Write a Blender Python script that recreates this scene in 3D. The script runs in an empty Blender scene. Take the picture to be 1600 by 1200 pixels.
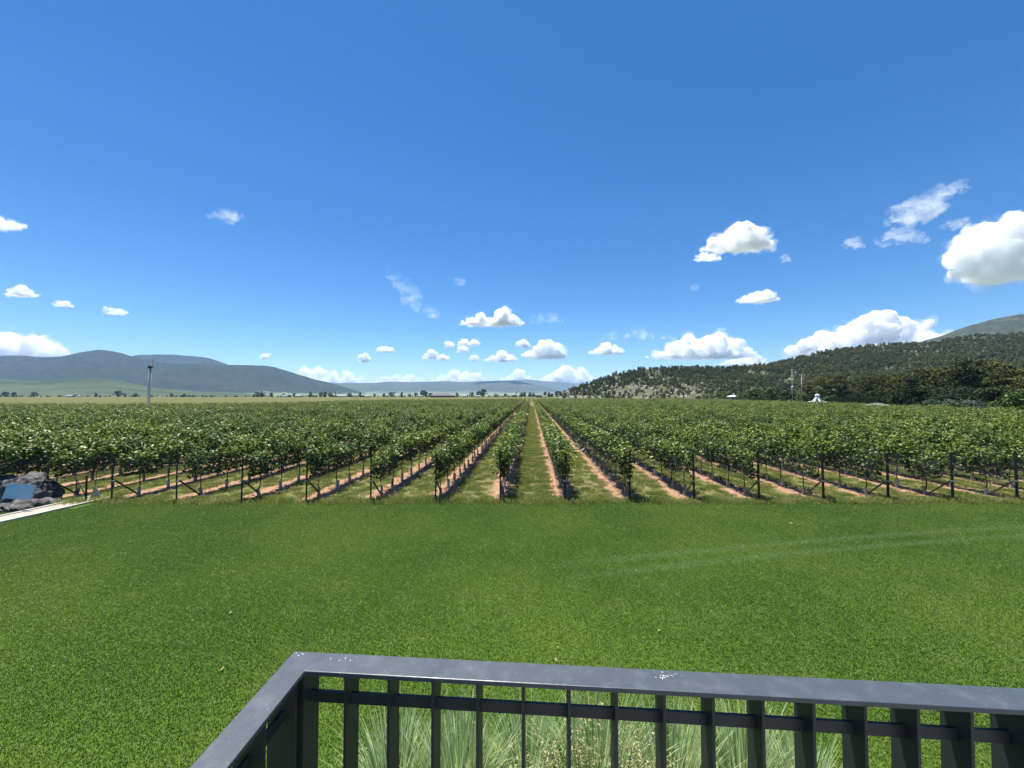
import bpy, math, random
import numpy as np
from mathutils import Vector, noise as mnoise

R = math.radians
scene = bpy.context.scene
C = scene.collection

# ------------------------------------------------------------------ camera
F = 601.0                      # focal length in pixels of the 1600 px wide photograph
CAMZ = 4.1
PITCH = math.atan(17.7 / F)
cam_d = bpy.data.cameras.new('camera')
cam_d.sensor_width = 36.0
cam_d.lens = F / 1600 * 36.0
cam_d.clip_start = 0.05
cam_d.clip_end = 200000
cam = bpy.data.objects.new('camera', cam_d)
C.objects.link(cam)
cam.location = (0, 0, CAMZ)
cam.rotation_euler = (math.pi / 2 + PITCH, 0, 0)
scene.camera = cam

# ------------------------------------------------------------------ light
SUN_EL, SUN_AZ = R(72), R(-34)          # azimuth from +Y, clockwise positive (to the right)
w = bpy.data.worlds.new('World'); scene.world = w; w.use_nodes = True
nt = w.node_tree; nt.nodes.clear()
sky = nt.nodes.new('ShaderNodeTexSky'); sky.sky_type = 'NISHITA'; sky.sun_disc = False
sky.sun_elevation = SUN_EL; sky.sun_rotation = SUN_AZ
sky.altitude = 2000; sky.air_density = 1.0; sky.dust_density = 0.25; sky.ozone_density = 2.6
bg = nt.nodes.new('ShaderNodeBackground'); bg.inputs['Strength'].default_value = 0.082
wo = nt.nodes.new('ShaderNodeOutputWorld')
hs = nt.nodes.new('ShaderNodeHueSaturation'); hs.inputs['Saturation'].default_value = 1.33; hs.inputs['Hue'].default_value = .502
nt.links.new(sky.outputs[0], hs.inputs['Color']); nt.links.new(hs.outputs[0], bg.inputs[0]); nt.links.new(bg.outputs[0], wo.inputs[0])
sd = bpy.data.lights.new('sun', 'SUN'); sd.energy = 5.0; sd.angle = R(0.53); sd.color = (1.0, 0.955, 0.88)
sun = bpy.data.objects.new('sun', sd); C.objects.link(sun)
to_sun = Vector((math.sin(SUN_AZ) * math.cos(SUN_EL), math.cos(SUN_AZ) * math.cos(SUN_EL), math.sin(SUN_EL)))
sun.rotation_euler = to_sun.to_track_quat('Z', 'Y').to_euler()
sun.location = (0, 0, 60)
vs = scene.view_settings
vs.view_transform = 'Standard'; vs.look = 'None'; vs.exposure = 0.95; vs.gamma = 1.0; vs.use_curve_mapping = False
cy = scene.cycles
cy.max_bounces = 22; cy.diffuse_bounces = 3; cy.glossy_bounces = 2; cy.transmission_bounces = 3
cy.volume_bounces = 20; cy.transparent_max_bounces = 24
cy.use_denoising = True
cy.adaptive_threshold = 0.015

# ------------------------------------------------------------------ helpers
def ray(px, py):
    xc, yc = (px - 800) / F, (600 - py) / F
    s, c = math.sin(PITCH), math.cos(PITCH)
    return Vector((xc, c - yc * s, s + yc * c))

def at(px, py, d):
    r = ray(px, py); r = r * (d / r.y)
    return Vector((r.x, r.y, r.z + CAMZ))

def gp(px, py, z=0.0):
    r = ray(px, py); t = (z - CAMZ) / r.z
    return Vector((r.x * t, r.y * t, z))

def np_mesh(name, V, F_, attr=None, smooth=False):
    V = np.asarray(V, np.float32); F_ = np.asarray(F_, np.int32)
    me = bpy.data.meshes.new(name)
    k = F_.shape[1]
    me.vertices.add(len(V)); me.vertices.foreach_set('co', V.ravel())
    me.loops.add(F_.size); me.loops.foreach_set('vertex_index', F_.ravel())
    me.polygons.add(len(F_)); me.polygons.foreach_set('loop_start', np.arange(0, F_.size, k, dtype=np.int32))
    me.update(calc_edges=True); me.validate()
    if attr is not None:
        a = me.attributes.new('lr', 'FLOAT', 'FACE'); a.data.foreach_set('value', np.asarray(attr, np.float32))
    if smooth:
        me.polygons.foreach_set('use_smooth', np.ones(len(F_), bool))
    return me

class MB:
    def __init__(s): s.v = []; s.f = []
    def add(s, vs, fs):
        o = len(s.v); s.v += [tuple(v) for v in vs]; s.f += [tuple(i + o for i in f) for f in fs]; return s
    def box(s, c, size, M=None):
        a, b, h = [q / 2 for q in size]; c = Vector(c)
        vs = [Vector((x, y, z)) for x in (-a, a) for y in (-b, b) for z in (-h, h)]
        if M is not None: vs = [M @ v for v in vs]
        return s.add([v + c for v in vs], [(0, 1, 3, 2), (4, 6, 7, 5), (0, 4, 5, 1), (2, 3, 7, 6), (0, 2, 6, 4), (1, 5, 7, 3)])
    def bar(s, p, q, wx, wy, up=(0, 0, 1)):
        p, q = Vector(p), Vector(q); z = (q - p).normalized(); u = Vector(up)
        if abs(z.dot(u)) > .99: u = Vector((0, 1, 0))
        x = u.cross(z).normalized(); y = z.cross(x)
        vs = []
        for e in (p, q):
            for a, b in ((-1, -1), (1, -1), (1, 1), (-1, 1)): vs.append(e + x * (a * wx / 2) + y * (b * wy / 2))
        return s.add(vs, [(3, 2, 1, 0), (4, 5, 6, 7), (0, 1, 5, 4), (1, 2, 6, 5), (2, 3, 7, 6), (3, 0, 4, 7)])
    def tube(s, pts, rad, n=6, cap=True):
        pts = [Vector(p) for p in pts]
        if not hasattr(rad, '__len__'): rad = [rad] * len(pts)
        vs = []; fs = []
        for i, p in enumerate(pts):
            d = (pts[min(i + 1, len(pts) - 1)] - pts[max(i - 1, 0)]).normalized()
            u = Vector((0, 0, 1)) if abs(d.z) < .9 else Vector((1, 0, 0))
            x = u.cross(d).normalized(); y = d.cross(x)
            for k in range(n):
                a = 2 * math.pi * k / n
                vs.append(p + (x * math.cos(a) + y * math.sin(a)) * rad[i])
        for i in range(len(pts) - 1):
            for k in range(n):
                a, b = i * n + k, i * n + (k + 1) % n
                fs.append((a, b, b + n, a + n))
        if cap:
            fs.append(tuple(range(n - 1, -1, -1))); o = (len(pts) - 1) * n; fs.append(tuple(range(o, o + n)))
        return s.add(vs, fs)
    def mesh(s, name, smooth=False):
        me = bpy.data.meshes.new(name); me.from_pydata(s.v, [], s.f); me.update()
        if smooth: me.polygons.foreach_set('use_smooth', np.ones(len(me.polygons), bool))
        return me

def obj(name, me, material=None, parent=None, loc=None, label=None, cat=None, group=None, kind=None, link=True):
    if isinstance(me, MB): me = me.mesh(name)
    o = bpy.data.objects.new(name, me)
    if material is not None and me is not None and len(me.materials) == 0: me.materials.append(material)
    if link: C.objects.link(o)
    if parent is not None: o.parent = parent
    if loc is not None: o.location = loc
    tag(o, label, cat, group, kind)
    return o

def tag(o, label=None, cat=None, group=None, kind=None):
    if label: o['label'] = label
    if cat: o['category'] = cat
    if group: o['group'] = group
    if kind: o['kind'] = kind
    return o

def empty(name, loc, label, cat, group=None, rz=0):
    o = bpy.data.objects.new(name, None); C.objects.link(o); o.location = loc; o.rotation_euler = (0, 0, rz)
    o.empty_display_size = .2
    return tag(o, label, cat, group)

ORD = ['first', 'second', 'third', 'fourth', 'fifth', 'sixth', 'seventh', 'eighth', 'ninth', 'tenth', 'eleventh', 'twelfth',
       'thirteenth', 'fourteenth', 'fifteenth', 'sixteenth', 'seventeenth', 'eighteenth', 'nineteenth', 'twentieth',
       'twenty-first', 'twenty-second', 'twenty-third', 'twenty-fourth', 'twenty-fifth', 'twenty-sixth', 'twenty-seventh', 'twenty-eighth']

# ---- node helper
class N:
    def __init__(s, name, double=True):
        s.m = bpy.data.materials.new(name); s.m.use_nodes = True
        s.t = s.m.node_tree; s.t.nodes.clear()
        s.out = s.t.nodes.new('ShaderNodeOutputMaterial')
    def n(s, typ, **kw):
        nd = s.t.nodes.new('ShaderNode' + typ)
        for k, v in kw.items(): setattr(nd, k, v)
        return nd
    def put(s, sock, v):
        if v is None: return
        if isinstance(v, bpy.types.NodeSocket): s.t.links.new(v, sock)
        elif isinstance(v, (tuple, list)) and len(v) == 3 and len(getattr(sock, 'default_value', (0,) * 3)) == 4: sock.default_value = (*v, 1)
        else: sock.default_value = v
    def math(s, op, a, b=None, c=None, clamp=False):
        nd = s.n('Math', operation=op, use_clamp=clamp)
        for i, v in enumerate((a, b, c)):
            if v is not None: s.put(nd.inputs[i], v)
        return nd.outputs[0]
    def pos(s): return s.n('NewGeometry').outputs['Position']
    def xyz(s, v):
        nd = s.n('SeparateXYZ'); s.put(nd.inputs[0], v); return nd.outputs
    def noise(s, scale, detail=4, rough=.55, vec=None, out='Fac', sc=None):
        nd = s.n('TexNoise'); nd.inputs['Scale'].default_value = scale; nd.inputs['Detail'].default_value = detail
        nd.inputs['Roughness'].default_value = rough
        v = vec if vec is not None else s.pos()
        if sc is not None:
            m = s.n('VectorMath', operation='MULTIPLY'); s.put(m.inputs[0], v); m.inputs[1].default_value = sc; v = m.outputs[0]
        s.put(nd.inputs['Vector'], v)
        return nd.outputs[out]
    def ramp(s, fac, stops):
        nd = s.n('ValToRGB'); e = nd.color_ramp.elements
        while len(e) < len(stops): e.new(0.5)
        for i, (p, c) in enumerate(stops):
            e[i].position = p; e[i].color = (*c, 1) if len(c) == 3 else c
        s.put(nd.inputs[0], fac); return nd.outputs[0]
    def mix(s, fac, a, b, mode='MIX'):
        nd = s.n('Mix', data_type='RGBA', blend_type=mode)
        s.put(nd.inputs[0], fac); s.put(nd.inputs[6], a); s.put(nd.inputs[7], b); return nd.outputs[2]
    def step(s, v, lo, hi):
        nd = s.n('MapRange', interpolation_type='SMOOTHSTEP'); s.put(nd.inputs[0], v)
        nd.inputs[1].default_value = lo; nd.inputs[2].default_value = hi; return nd.outputs[0]
    def attr(s, name): return s.n('Attribute', attribute_name=name).outputs['Fac']
    def orand(s): return s.n('ObjectInfo').outputs['Random']
    def pbr(s, col, rough=.8, metal=0., spec=.3, bump=None, bd=.01, bs=.5):
        p = s.n('BsdfPrincipled'); s.put(p.inputs['Base Color'], col); s.put(p.inputs['Roughness'], rough)
        p.inputs['Metallic'].default_value = metal; p.inputs['Specular IOR Level'].default_value = spec
        if bump is not None:
            b = s.n('Bump'); b.inputs['Distance'].default_value = bd; b.inputs['Strength'].default_value = bs
            s.put(b.inputs['Height'], bump); s.t.links.new(b.outputs[0], p.inputs['Normal'])
        return p.outputs[0]
    def leaf(s, col, trans=.35, rough=.45, spec=.35, tcol=None):
        p = s.pbr(col, rough, 0, spec)
        t = s.n('BsdfTranslucent'); s.put(t.inputs[0], tcol if tcol is not None else col)
        m = s.n('MixShader'); m.inputs[0].default_value = trans
        s.t.links.new(p, m.inputs[1]); s.t.links.new(t.outputs[0], m.inputs[2]); return m.outputs[0]
    def done(s, surf=None, vol=None):
        if surf is not None: s.t.links.new(surf, s.out.inputs['Surface'])
        if vol is not None: s.t.links.new(vol, s.out.inputs['Volume'])
        return s.m

M = {}
# ------------------------------------------------------------------ materials
ROWS_DX = 0.05            # rows run along (0.05, 1)
Y0 = 15.0                 # end post line
SP = 2.5                  # row spacing
XC = (832 - 800) / F * Y0 # centre of the middle lane on the post line

def lawn_colour(k, fine=True):
    p = k.pos(); x, y, z = k.xyz(p)
    big = k.noise(.22, 3, .5, p); mid = k.noise(1.7, 4, .6, p)
    c = k.mix(k.step(big, .32, .66), (.074, .158, .014), (.140, .222, .026))
    c = k.mix(k.math('MULTIPLY', k.step(mid, .45, .75), .55), c, (.175, .240, .044))
    yel = k.noise(.45, 5, .6, p)
    c = k.mix(k.math('MULTIPLY', k.step(yel, .58, .78), .45), c, (.20, .225, .055))
    dry = k.noise(.9, 6, .7, p); c = k.mix(k.math('MULTIPLY', k.step(dry, .66, .76), .6), c, (.26, .23, .09))
    clv = k.noise(3.1, 3, .6, p); c = k.mix(k.math('MULTIPLY', k.step(clv, .60, .70), .5), c, (.055, .135, .02))
    # two wheel tracks pressed into the turf, sheen of bent blades painted as paler grass
    def track(x1, y1, s1, cc, x2):
        a = k.math('SUBTRACT', x, x1); b = k.math('SUBTRACT', x, x2)
        f = k.math('ADD', k.math('MULTIPLY_ADD', a, s1, y1), k.math('MULTIPLY', k.math('MULTIPLY', a, b), cc))
        d = k.math('ABSOLUTE', k.math('SUBTRACT', y, f))
        m = k.step(d, .26, .02)
        return k.math('MULTIPLY', m, k.step(x, .2, 3.5))
    t = k.math('MAXIMUM', track(2.58, 9.69, .2033, -.00373, 8.73), track(.86, 8.58, .2257, -.00461, 7.55))
    c = k.mix(k.math('MULTIPLY', t, .42), c, (.20, .29, .12))
    return c

k = N('lawn_soil'); M['lawn'] = k.done(k.pbr(k.mix(.6, lawn_colour(k), (.035, .07, .010)), .9, 0, .1, k.noise(60, 3), .02, .6))
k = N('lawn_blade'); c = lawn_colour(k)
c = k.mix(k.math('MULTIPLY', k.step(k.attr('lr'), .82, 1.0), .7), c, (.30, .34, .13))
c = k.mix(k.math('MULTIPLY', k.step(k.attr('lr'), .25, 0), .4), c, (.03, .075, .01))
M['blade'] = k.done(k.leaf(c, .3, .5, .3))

# vineyard soil: reddish strips under the rows, rough sward between
def row_u(k, x, y):
    u = k.math('SUBTRACT', k.math('SUBTRACT', x, XC + SP / 2), k.math('MULTIPLY', k.math('SUBTRACT', y, Y0), ROWS_DX))
    fr = k.math('FRACT', k.math('ADD', k.math('DIVIDE', u, SP), 100.5))
    return k.math('MULTIPLY', k.math('ABSOLUTE', k.math('SUBTRACT', fr, .5)), SP)      # metres from the nearest row
def sward(k, p):
    a = k.noise(.5, 4, .6, p); b = k.noise(6, 4, .6, p); s = k.noise(1.1, 4, .65, p)
    c = k.mix(k.step(b, .3, .7), (.10, .165, .026), (.16, .22, .045))
    c = k.mix(k.math('MULTIPLY', k.step(s, .42, .66), .75), c, (.29, .265, .115))
    return k.mix(k.math('MULTIPLY', k.step(a, .5, .8), .4), c, (.085, .15, .022))
k = N('vineyard_soil'); p = k.pos(); x, y, z = k.xyz(p)
d = row_u(k, x, y)
d = k.math('ADD', d, k.math('MULTIPLY', k.math('SUBTRACT', k.noise(1.3, 5, .65, p), .5), .55))
soil = k.ramp(k.noise(2.6, 6, .65, p), [(.25, (.20, .115, .068)), (.5, (.31, .185, .115)), (.75, (.40, .27, .18))])
soil = k.mix(k.math('MULTIPLY', k.step(k.noise(.8, 4, .6, p), .52, .7), .5), soil, (.20, .17, .075))
c = k.mix(k.step(d, .42, .66), soil, k.mix(.72, sward(k, p), (.120, .105, .048)))
def band(a, b): return k.math('MULTIPLY', k.step(y, a - .4, a + .4), k.step(y, b + .4, b - .4))
c = k.mix(k.math('MAXIMUM', band(82.4, 86), band(203, 207)), c, (.36, .28, .18))
M['vsoil'] = k.done(k.pbr(c, .95, 0, .1, k.noise(9, 5, .6, p), .06, .7))
k = N('sward_blade'); p = k.pos(); c = sward(k, p)
c = k.mix(k.math('MULTIPLY', k.step(k.attr('lr'), .72, 1.0), .7), c, (.36, .32, .15))
M['sward'] = k.done(k.leaf(k.mix(1.0, c, (1.25, 1.22, 1.15), 'MULTIPLY'), .45, .6, .2))

k = N('open_field'); p = k.pos(); x, y, z = k.xyz(p)
c = k.ramp(k.noise(.012, 5, .55, p, sc=(.35, 1.6, 1)), [(.3, (.085, .095, .028)), (.5, (.118, .115, .042)), (.7, (.145, .125, .058))])
c = k.mix(k.math('MULTIPLY', k.step(k.noise(.3, 4, .6, p), .45, .7), .35), c, (.12, .14, .04))
far = k.ramp(k.noise(.0016, 5, .55, p, sc=(.6, 1.5, 1)), [(.35, (.075, .11, .042)), (.55, (.12, .145, .062)), (.7, (.17, .158, .085))])
M['field'] = k.done(k.pbr(k.mix(k.step(y, 700, 1300), c, far), .95, 0, .05))

def leafmat(name, lo, hi, young, ystart=.8, trans=.35, rough=.42, spec=.4, varscale=.35):
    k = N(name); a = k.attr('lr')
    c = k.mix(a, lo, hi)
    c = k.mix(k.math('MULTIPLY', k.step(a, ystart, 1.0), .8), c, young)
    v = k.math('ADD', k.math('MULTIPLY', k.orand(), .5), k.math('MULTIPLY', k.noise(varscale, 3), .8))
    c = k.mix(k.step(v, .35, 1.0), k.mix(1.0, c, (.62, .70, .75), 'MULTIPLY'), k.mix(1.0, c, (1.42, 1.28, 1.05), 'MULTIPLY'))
    return k.done(k.leaf(c, trans, rough, spec))
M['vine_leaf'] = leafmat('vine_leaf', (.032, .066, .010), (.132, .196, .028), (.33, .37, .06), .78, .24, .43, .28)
M['pine_leaf'] = leafmat('pine_needles', (.066, .088, .026), (.130, .135, .040), (.17, .135, .052), .8, .15, .7, .15)
M['conifer_leaf'] = leafmat('dark_conifer_needles', (.014, .030, .012), (.024, .045, .016), (.04, .06, .02), .8, .12, .7, .15)
M['bush_leaf'] = leafmat('bush_leaf', (.035, .075, .014), (.065, .12, .022), (.11, .16, .03), .8, .25, .5, .3)
M['silver_leaf'] = leafmat('silver_leaf', (.06, .10, .065), (.10, .15, .10), (.16, .21, .14), .7, .2, .6, .2)
M['scrub_leaf'] = leafmat('scrub_leaf', (.088, .108, .054), (.145, .168, .080), (.20, .21, .108), .8, .15, .8, .1, .02)
M['far_leaf'] = leafmat('far_tree_leaf', (.022, .040, .018), (.045, .065, .026), (.06, .08, .03), .8, .15, .8, .1)

k = N('bark'); M['bark'] = k.done(k.pbr(k.ramp(k.noise(9, 5), [(.3, (.045, .032, .024)), (.7, (.12, .09, .068))]), .9, 0, .1, k.noise(40), .01, .8))
k = N('vine_bark'); M['vbark'] = k.done(k.pbr(k.ramp(k.noise(25, 4), [(.3, (.03, .022, .017)), (.7, (.075, .056, .043))]), .9, 0, .1))
k = N('trunk_guard'); c = k.mix(k.orand(), (.25, .215, .175), (.46, .435, .39))
c = k.mix(k.math('MULTIPLY', k.step(k.noise(7, 4), .45, .75), .55), c, (.20, .13, .085))
M['guard'] = k.done(k.pbr(c, .8, 0, .15))
k = N('post_steel'); c = k.ramp(k.noise(6, 5), [(.35, (.012, .013, .015)), (.75, (.04, .037, .034))]); M['post'] = k.done(k.pbr(c, .55, .3, .4))
k = N('weathered_wood'); c = k.ramp(k.noise(8, 5, .6, sc=(1, 1, .2)), [(.3, (.09, .075, .06)), (.7, (.22, .19, .15))]); M['strut'] = k.done(k.pbr(c, .85, 0, .1))
k = N('galvanised'); M['galv'] = k.done(k.pbr(k.mix(k.noise(8), (.35, .36, .37), (.52, .53, .54)), .45, .6, .4))
k = N('wire'); M['wire'] = k.done(k.pbr((.10, .10, .10), .5, .7))
k = N('hose'); M['hose'] = k.done(k.pbr((.035, .033, .032), .5, 0, .3))
k = N('bird_net'); n_ = k.noise(1.4, 4); df = k.pbr((.055, .062, .064), .7, 0, .2); tr = k.n('BsdfTransparent')
m = k.n('MixShader'); k.put(m.inputs[0], k.math('MULTIPLY_ADD', k.step(n_, .4, .7), .20, .26)); k.t.links.new(tr.outputs[0], m.inputs[1]); k.t.links.new(df, m.inputs[2])
M['net'] = k.done(m.outputs[0])

def forest(name, cols, s, patch=None):
    k = N(name); p = k.pos()
    f = k.math('ADD', k.math('MULTIPLY', k.noise(s, 6, .65, p), .6), k.math('MULTIPLY', k.noise(s * 9, 4, .7, p), .4))
    c = k.ramp(f, cols)
    c = k.mix(k.math('MULTIPLY', k.step(k.noise(s * 6, 7, .75, p), .48, .64), .7), c, tuple(q * 2.1 for q in cols[1][1]))
    if patch:
        z = k.xyz(p)[2]; lo, hi, pc = patch
        e = k.math('ADD', z, k.math('MULTIPLY', k.math('SUBTRACT', k.noise(s * 1.2, 5, .6, p), .5), (hi - lo) * 3.2))
        pn = k.ramp(k.noise(s * .8, 4, .6, p, sc=(.5, 1.5, 6)), [(.35, pc), (.65, tuple(q * .62 for q in pc))])
        c = k.mix(k.step(e, hi, lo), c, pn)
    return k.done(k.pbr(c, .95, 0, .05, k.noise(s * 12, 4, .7, p), 9, .8))
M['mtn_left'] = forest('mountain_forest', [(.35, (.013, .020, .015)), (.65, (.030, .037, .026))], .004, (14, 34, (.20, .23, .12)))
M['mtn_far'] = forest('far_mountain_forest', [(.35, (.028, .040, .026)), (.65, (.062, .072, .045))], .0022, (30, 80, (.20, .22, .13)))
M['mtn_right'] = forest('bare_mountain', [(.35, (.030, .040, .028)), (.62, (.062, .070, .046))], .008)
k = N('rocky_hill'); p = k.pos()
c = k.ramp(k.noise(.09, 6, .7, p), [(.32, (.060, .070, .038)), (.5, (.095, .104, .060)), (.70, (.23, .22, .175))])
c = k.mix(k.math('MULTIPLY', k.step(k.noise(.03, 4, .6, p), .45, .65), .6), c, (.10, .105, .055))
M['hill'] = k.done(k.pbr(c, .95, 0, .05, k.noise(.6, 5, .7, p), 1.0, .9))
k = N('pale_rock'); M['prock'] = k.done(k.pbr(k.mix(k.noise(.7, 5), (.26, .245, .21), (.46, .43, .38)), .9, 0, .1))

k = N('concrete_path'); p = k.pos(); c = k.ramp(k.noise(3, 6, .6, p), [(.3, (.30, .265, .22)), (.7, (.42, .375, .32))]); M['path'] = k.done(k.pbr(c, .9, 0, .1, k.noise(30, 4), .01, .5))
k = N('path_edging'); M['edging'] = k.done(k.pbr(k.mix(k.noise(4, 5), (.36, .34, .30), (.48, .455, .41)), .85, 0, .15))
k = N('dark_boulder'); p = k.pos(); f = k.noise(3.2, 7, .7, p)
c = k.ramp(f, [(.35, (.028, .027, .030)), (.55, (.070, .067, .068)), (.72, (.34, .325, .31))]); M['boulder'] = k.done(k.pbr(c, .6, 0, .35, k.noise(7, 6, .7, p), .06, 1))  # palest ramp stop paints the rock's bright highlights into its colour
k = N('polished_plaque'); M['plaque'] = k.done(k.pbr(k.mix(k.noise(5, 4), (.30, .38, .43), (.40, .48, .52)), .12, .25, .6))  # base colour lightened and blued to carry the sky reflection
k = N('black_paint'); p = k.pos(); c = k.mix(k.step(k.noise(22, 6, .65, p), .45, .75), (.054, .063, .074), (.080, .091, .106))  # slightly dusty black paint, sky reflection put into the blue-grey base
c = k.mix(k.math('MULTIPLY', k.step(k.noise(150, 2, .5, p), .70, .76), .5), c, (.30, .31, .32))
M['rail'] = k.done(k.pbr(c, k.math('MULTIPLY_ADD', k.noise(14, 5, .6, p), .25, .28), .0, .55, k.noise(60, 3, .5, p), .0015, .4))
k = N('dark_bar_paint'); M['bar'] = k.done(k.pbr(k.mix(k.noise(20, 4), (.020, .024, .024), (.034, .040, .040)), .5, 0, .4))
k = N('bird_lime'); M['lime'] = k.done(k.pbr(k.mix(k.noise(200, 2), (.5, .5, .48), (.8, .8, .78)), .9))
k = N('terrace_concrete'); M['deck'] = k.done(k.pbr(k.mix(k.noise(4, 5), (.22, .21, .19), (.30, .29, .27)), .9))
k = N('silver_grass'); a = k.attr('lr'); c = k.ramp(a, [(0, (.12, .22, .05)), (.35, (.26, .38, .13)), (.7, (.44, .54, .26)), (1, (.64, .68, .42))]); M['sgrass'] = k.done(k.leaf(c, .5, .5, .25))
k = N('golden_sprig'); a = k.attr('lr'); c = k.ramp(a, [(0, (.10, .15, .04)), (.45, (.28, .31, .11)), (1, (.55, .50, .26))]); M['golden'] = k.done(k.leaf(c, .3, .6, .2))
k = N('golden_stem'); M['golden_stem'] = k.done(k.pbr(k.mix(k.noise(30), (.12, .12, .05), (.2, .18, .08)), .8))
def plain(name, c0, c1, rough=.8, s=2.):
    k = N(name); return k.done(k.pbr(k.mix(k.noise(s, 5), c0, c1), rough))
M['wwall'] = plain('white_wall', (.60, .58, .54), (.75, .73, .69), s=.3)
M['twall'] = plain('tan_wall', (.34, .29, .23), (.42, .36, .29), s=.3)
M['rroof'] = plain('dark_roof', (.10, .085, .095), (.15, .125, .13), s=.3)
M['groof'] = plain('grey_roof', (.30, .30, .30), (.40, .40, .40), s=.3)
M['droof'] = plain('dull_grey_roof', (.13, .135, .13), (.18, .185, .18), s=.3)
M['glass'] = plain('dark_window', (.02, .025, .03), (.03, .035, .04), .15)
M['wpaint'] = plain('white_paint', (.62, .62, .60), (.78, .78, .76), .6)
M['conc_pole'] = plain('concrete_pole', (.34, .33, .31), (.45, .44, .42))
M['tower'] = plain('tower_paint', (.40, .43, .46), (.52, .54, .56), .5)
M['dryleaf'] = plain('dry_leaf', (.34, .26, .13), (.46, .38, .22), .8, 30)
M['black'] = plain('matt_black', (.012, .012, .012), (.02, .02, .02), .6)

# ------------------------------------------------------------------ leaf card builder
def leaves(rng, Cn, Nn, size, asp=.9, fold=.35, attr=None):
    """six-cornered folded leaves: two quads each"""
    n = len(Cn); Nn = Nn / (np.linalg.norm(Nn, axis=1, keepdims=True) + 1e-9)
    r = rng.normal(size=(n, 3)); T = np.cross(Nn, r); T /= (np.linalg.norm(T, axis=1, keepdims=True) + 1e-9)
    B = np.cross(Nn, T); size = np.broadcast_to(size, (n,))[:, None]
    w = asp * size * .5
    def P(t, b, u): return Cn + T * (t * size) + B * (b * w * 2) + Nn * (u * size)
    f = fold * .3
    V = np.stack([P(-.5, 0, 0), P(-.3, .5, -f), P(.22, .42, -f), P(.5, 0, 0), P(.22, -.42, -f), P(-.3, -.5, -f)], 1).reshape(-1, 3)
    b = (np.arange(n) * 6)[:, None]
    Fc = np.concatenate([b + np.array([[0, 3, 2, 1]]), b + np.array([[0, 5, 4, 3]])], 1).reshape(-1, 4)
    a = rng.random(n) if attr is None else attr
    return V, Fc, np.repeat(a, 2)

def cat_parts(parts):
    V, Fc, A = [], [], []; o = 0
    for v, f, a in parts: V.append(v); Fc.append(f + o); A.append(a); o += len(v)
    return np.concatenate(V), np.concatenate(Fc), np.concatenate(A)

# ------------------------------------------------------------------ geometry-node scatter (stuff only)
def scatter(name, pts, rz, sc, idx, objs, label, cat, kind='stuff', tilt=None):
    col = bpy.data.collections.new(name + '_sources')
    for o in objs: col.objects.link(o)
    order = sorted(range(len(objs)), key=lambda i: objs[i].name)
    remap = np.zeros(len(objs), np.int32)
    for pos_, i in enumerate(order): remap[i] = pos_
    me = bpy.data.meshes.new(name); n = len(pts)
    me.vertices.add(n); me.vertices.foreach_set('co', np.asarray(pts, np.float32).ravel())
    for an, ty, vals in (('rz', 'FLOAT', rz), ('sc', 'FLOAT', sc), ('ix', 'INT', remap[np.asarray(idx, np.int32)])):
        a = me.attributes.new(an, ty, 'POINT'); a.data.foreach_set('value', np.asarray(vals, np.int32 if ty == 'INT' else np.float32))
    me.update()
    o = bpy.data.objects.new(name, me); C.objects.link(o); tag(o, label, cat, None, kind)
    g = bpy.data.node_groups.new(name + '_nodes', 'GeometryNodeTree')
    g.interface.new_socket('Geometry', in_out='INPUT', socket_type='NodeSocketGeometry')
    g.interface.new_socket('Geometry', in_out='OUTPUT', socket_type='NodeSocketGeometry')
    gi = g.nodes.new('NodeGroupInput'); go = g.nodes.new('NodeGroupOutput')
    ip = g.nodes.new('GeometryNodeInstanceOnPoints'); ci = g.nodes.new('GeometryNodeCollectionInfo')
    ci.inputs['Collection'].default_value = col; ci.inputs['Separate Children'].default_value = True; ci.inputs['Reset Children'].default_value = True
    def na(nm, ty):
        q = g.nodes.new('GeometryNodeInputNamedAttribute'); q.data_type = ty; q.inputs[0].default_value = nm
        return q.outputs[0]
    cx = g.nodes.new('ShaderNodeCombineXYZ')
    L = g.links.new
    L(na('rz', 'FLOAT'), cx.inputs[2]); L(gi.outputs[0], ip.inputs['Points']); L(ci.outputs[0], ip.inputs['Instance'])
    ip.inputs['Pick Instance'].default_value = True
    L(na('ix', 'INT'), ip.inputs['Instance Index']); L(cx.outputs[0], ip.inputs['Rotation']); L(na('sc', 'FLOAT'), ip.inputs['Scale'])
    L(ip.outputs[0], go.inputs[0])
    md = o.modifiers.new('scatter', 'NODES'); md.node_group = g
    return o

# ------------------------------------------------------------------ ground
def sheet(name, pts, z, material, kind='structure', sub=1):
    me = bpy.data.meshes.new(name); me.from_pydata([(p[0], p[1], z) for p in pts], [], [tuple(range(len(pts)))]); me.update()
    return obj(name, me, material, kind=kind)
G = 14000
tag(sheet('ground', [(-G, -G), (G, -G), (G, G), (-G, G)], -.03, M['field']), 'tan and green open field running to the hills', 'field')
BOUND = [(-400, 98), (0, 98), (200, 98), (400, 106), (500, 130), (560, 165), (740, 205), (830, 250), (940, 250), (1050, 230), (1100, 207), (1200, 145), (1300, 110), (1400, 84), (1500, 70), (1600, 57), (1900, 42)]
BP = [((p - 800) / F * d, d) for p, d in BOUND]
def far_limit(px): return float(np.interp(px, [b[0] for b in BOUND], [b[1] for b in BOUND]))
sheet('vineyard_soil', [(-44, 14.4), (44, 14.4)] + [(x + 1.5, y + 1.2) for x, y in reversed(BP)], 0, M['vsoil'])
rngl = random.Random(3)
edge = []
for i in range(161):
    x = 44 - i * .55
    edge.append((x, 14.70 + .16 * mnoise.noise((x * .5, 0, 0)) + .14 * mnoise.noise((x * 2.1, 5, 0))))
sheet('lawn', [(-44, -6), (44, -6)] + edge, .02, M['lawn'])

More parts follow.
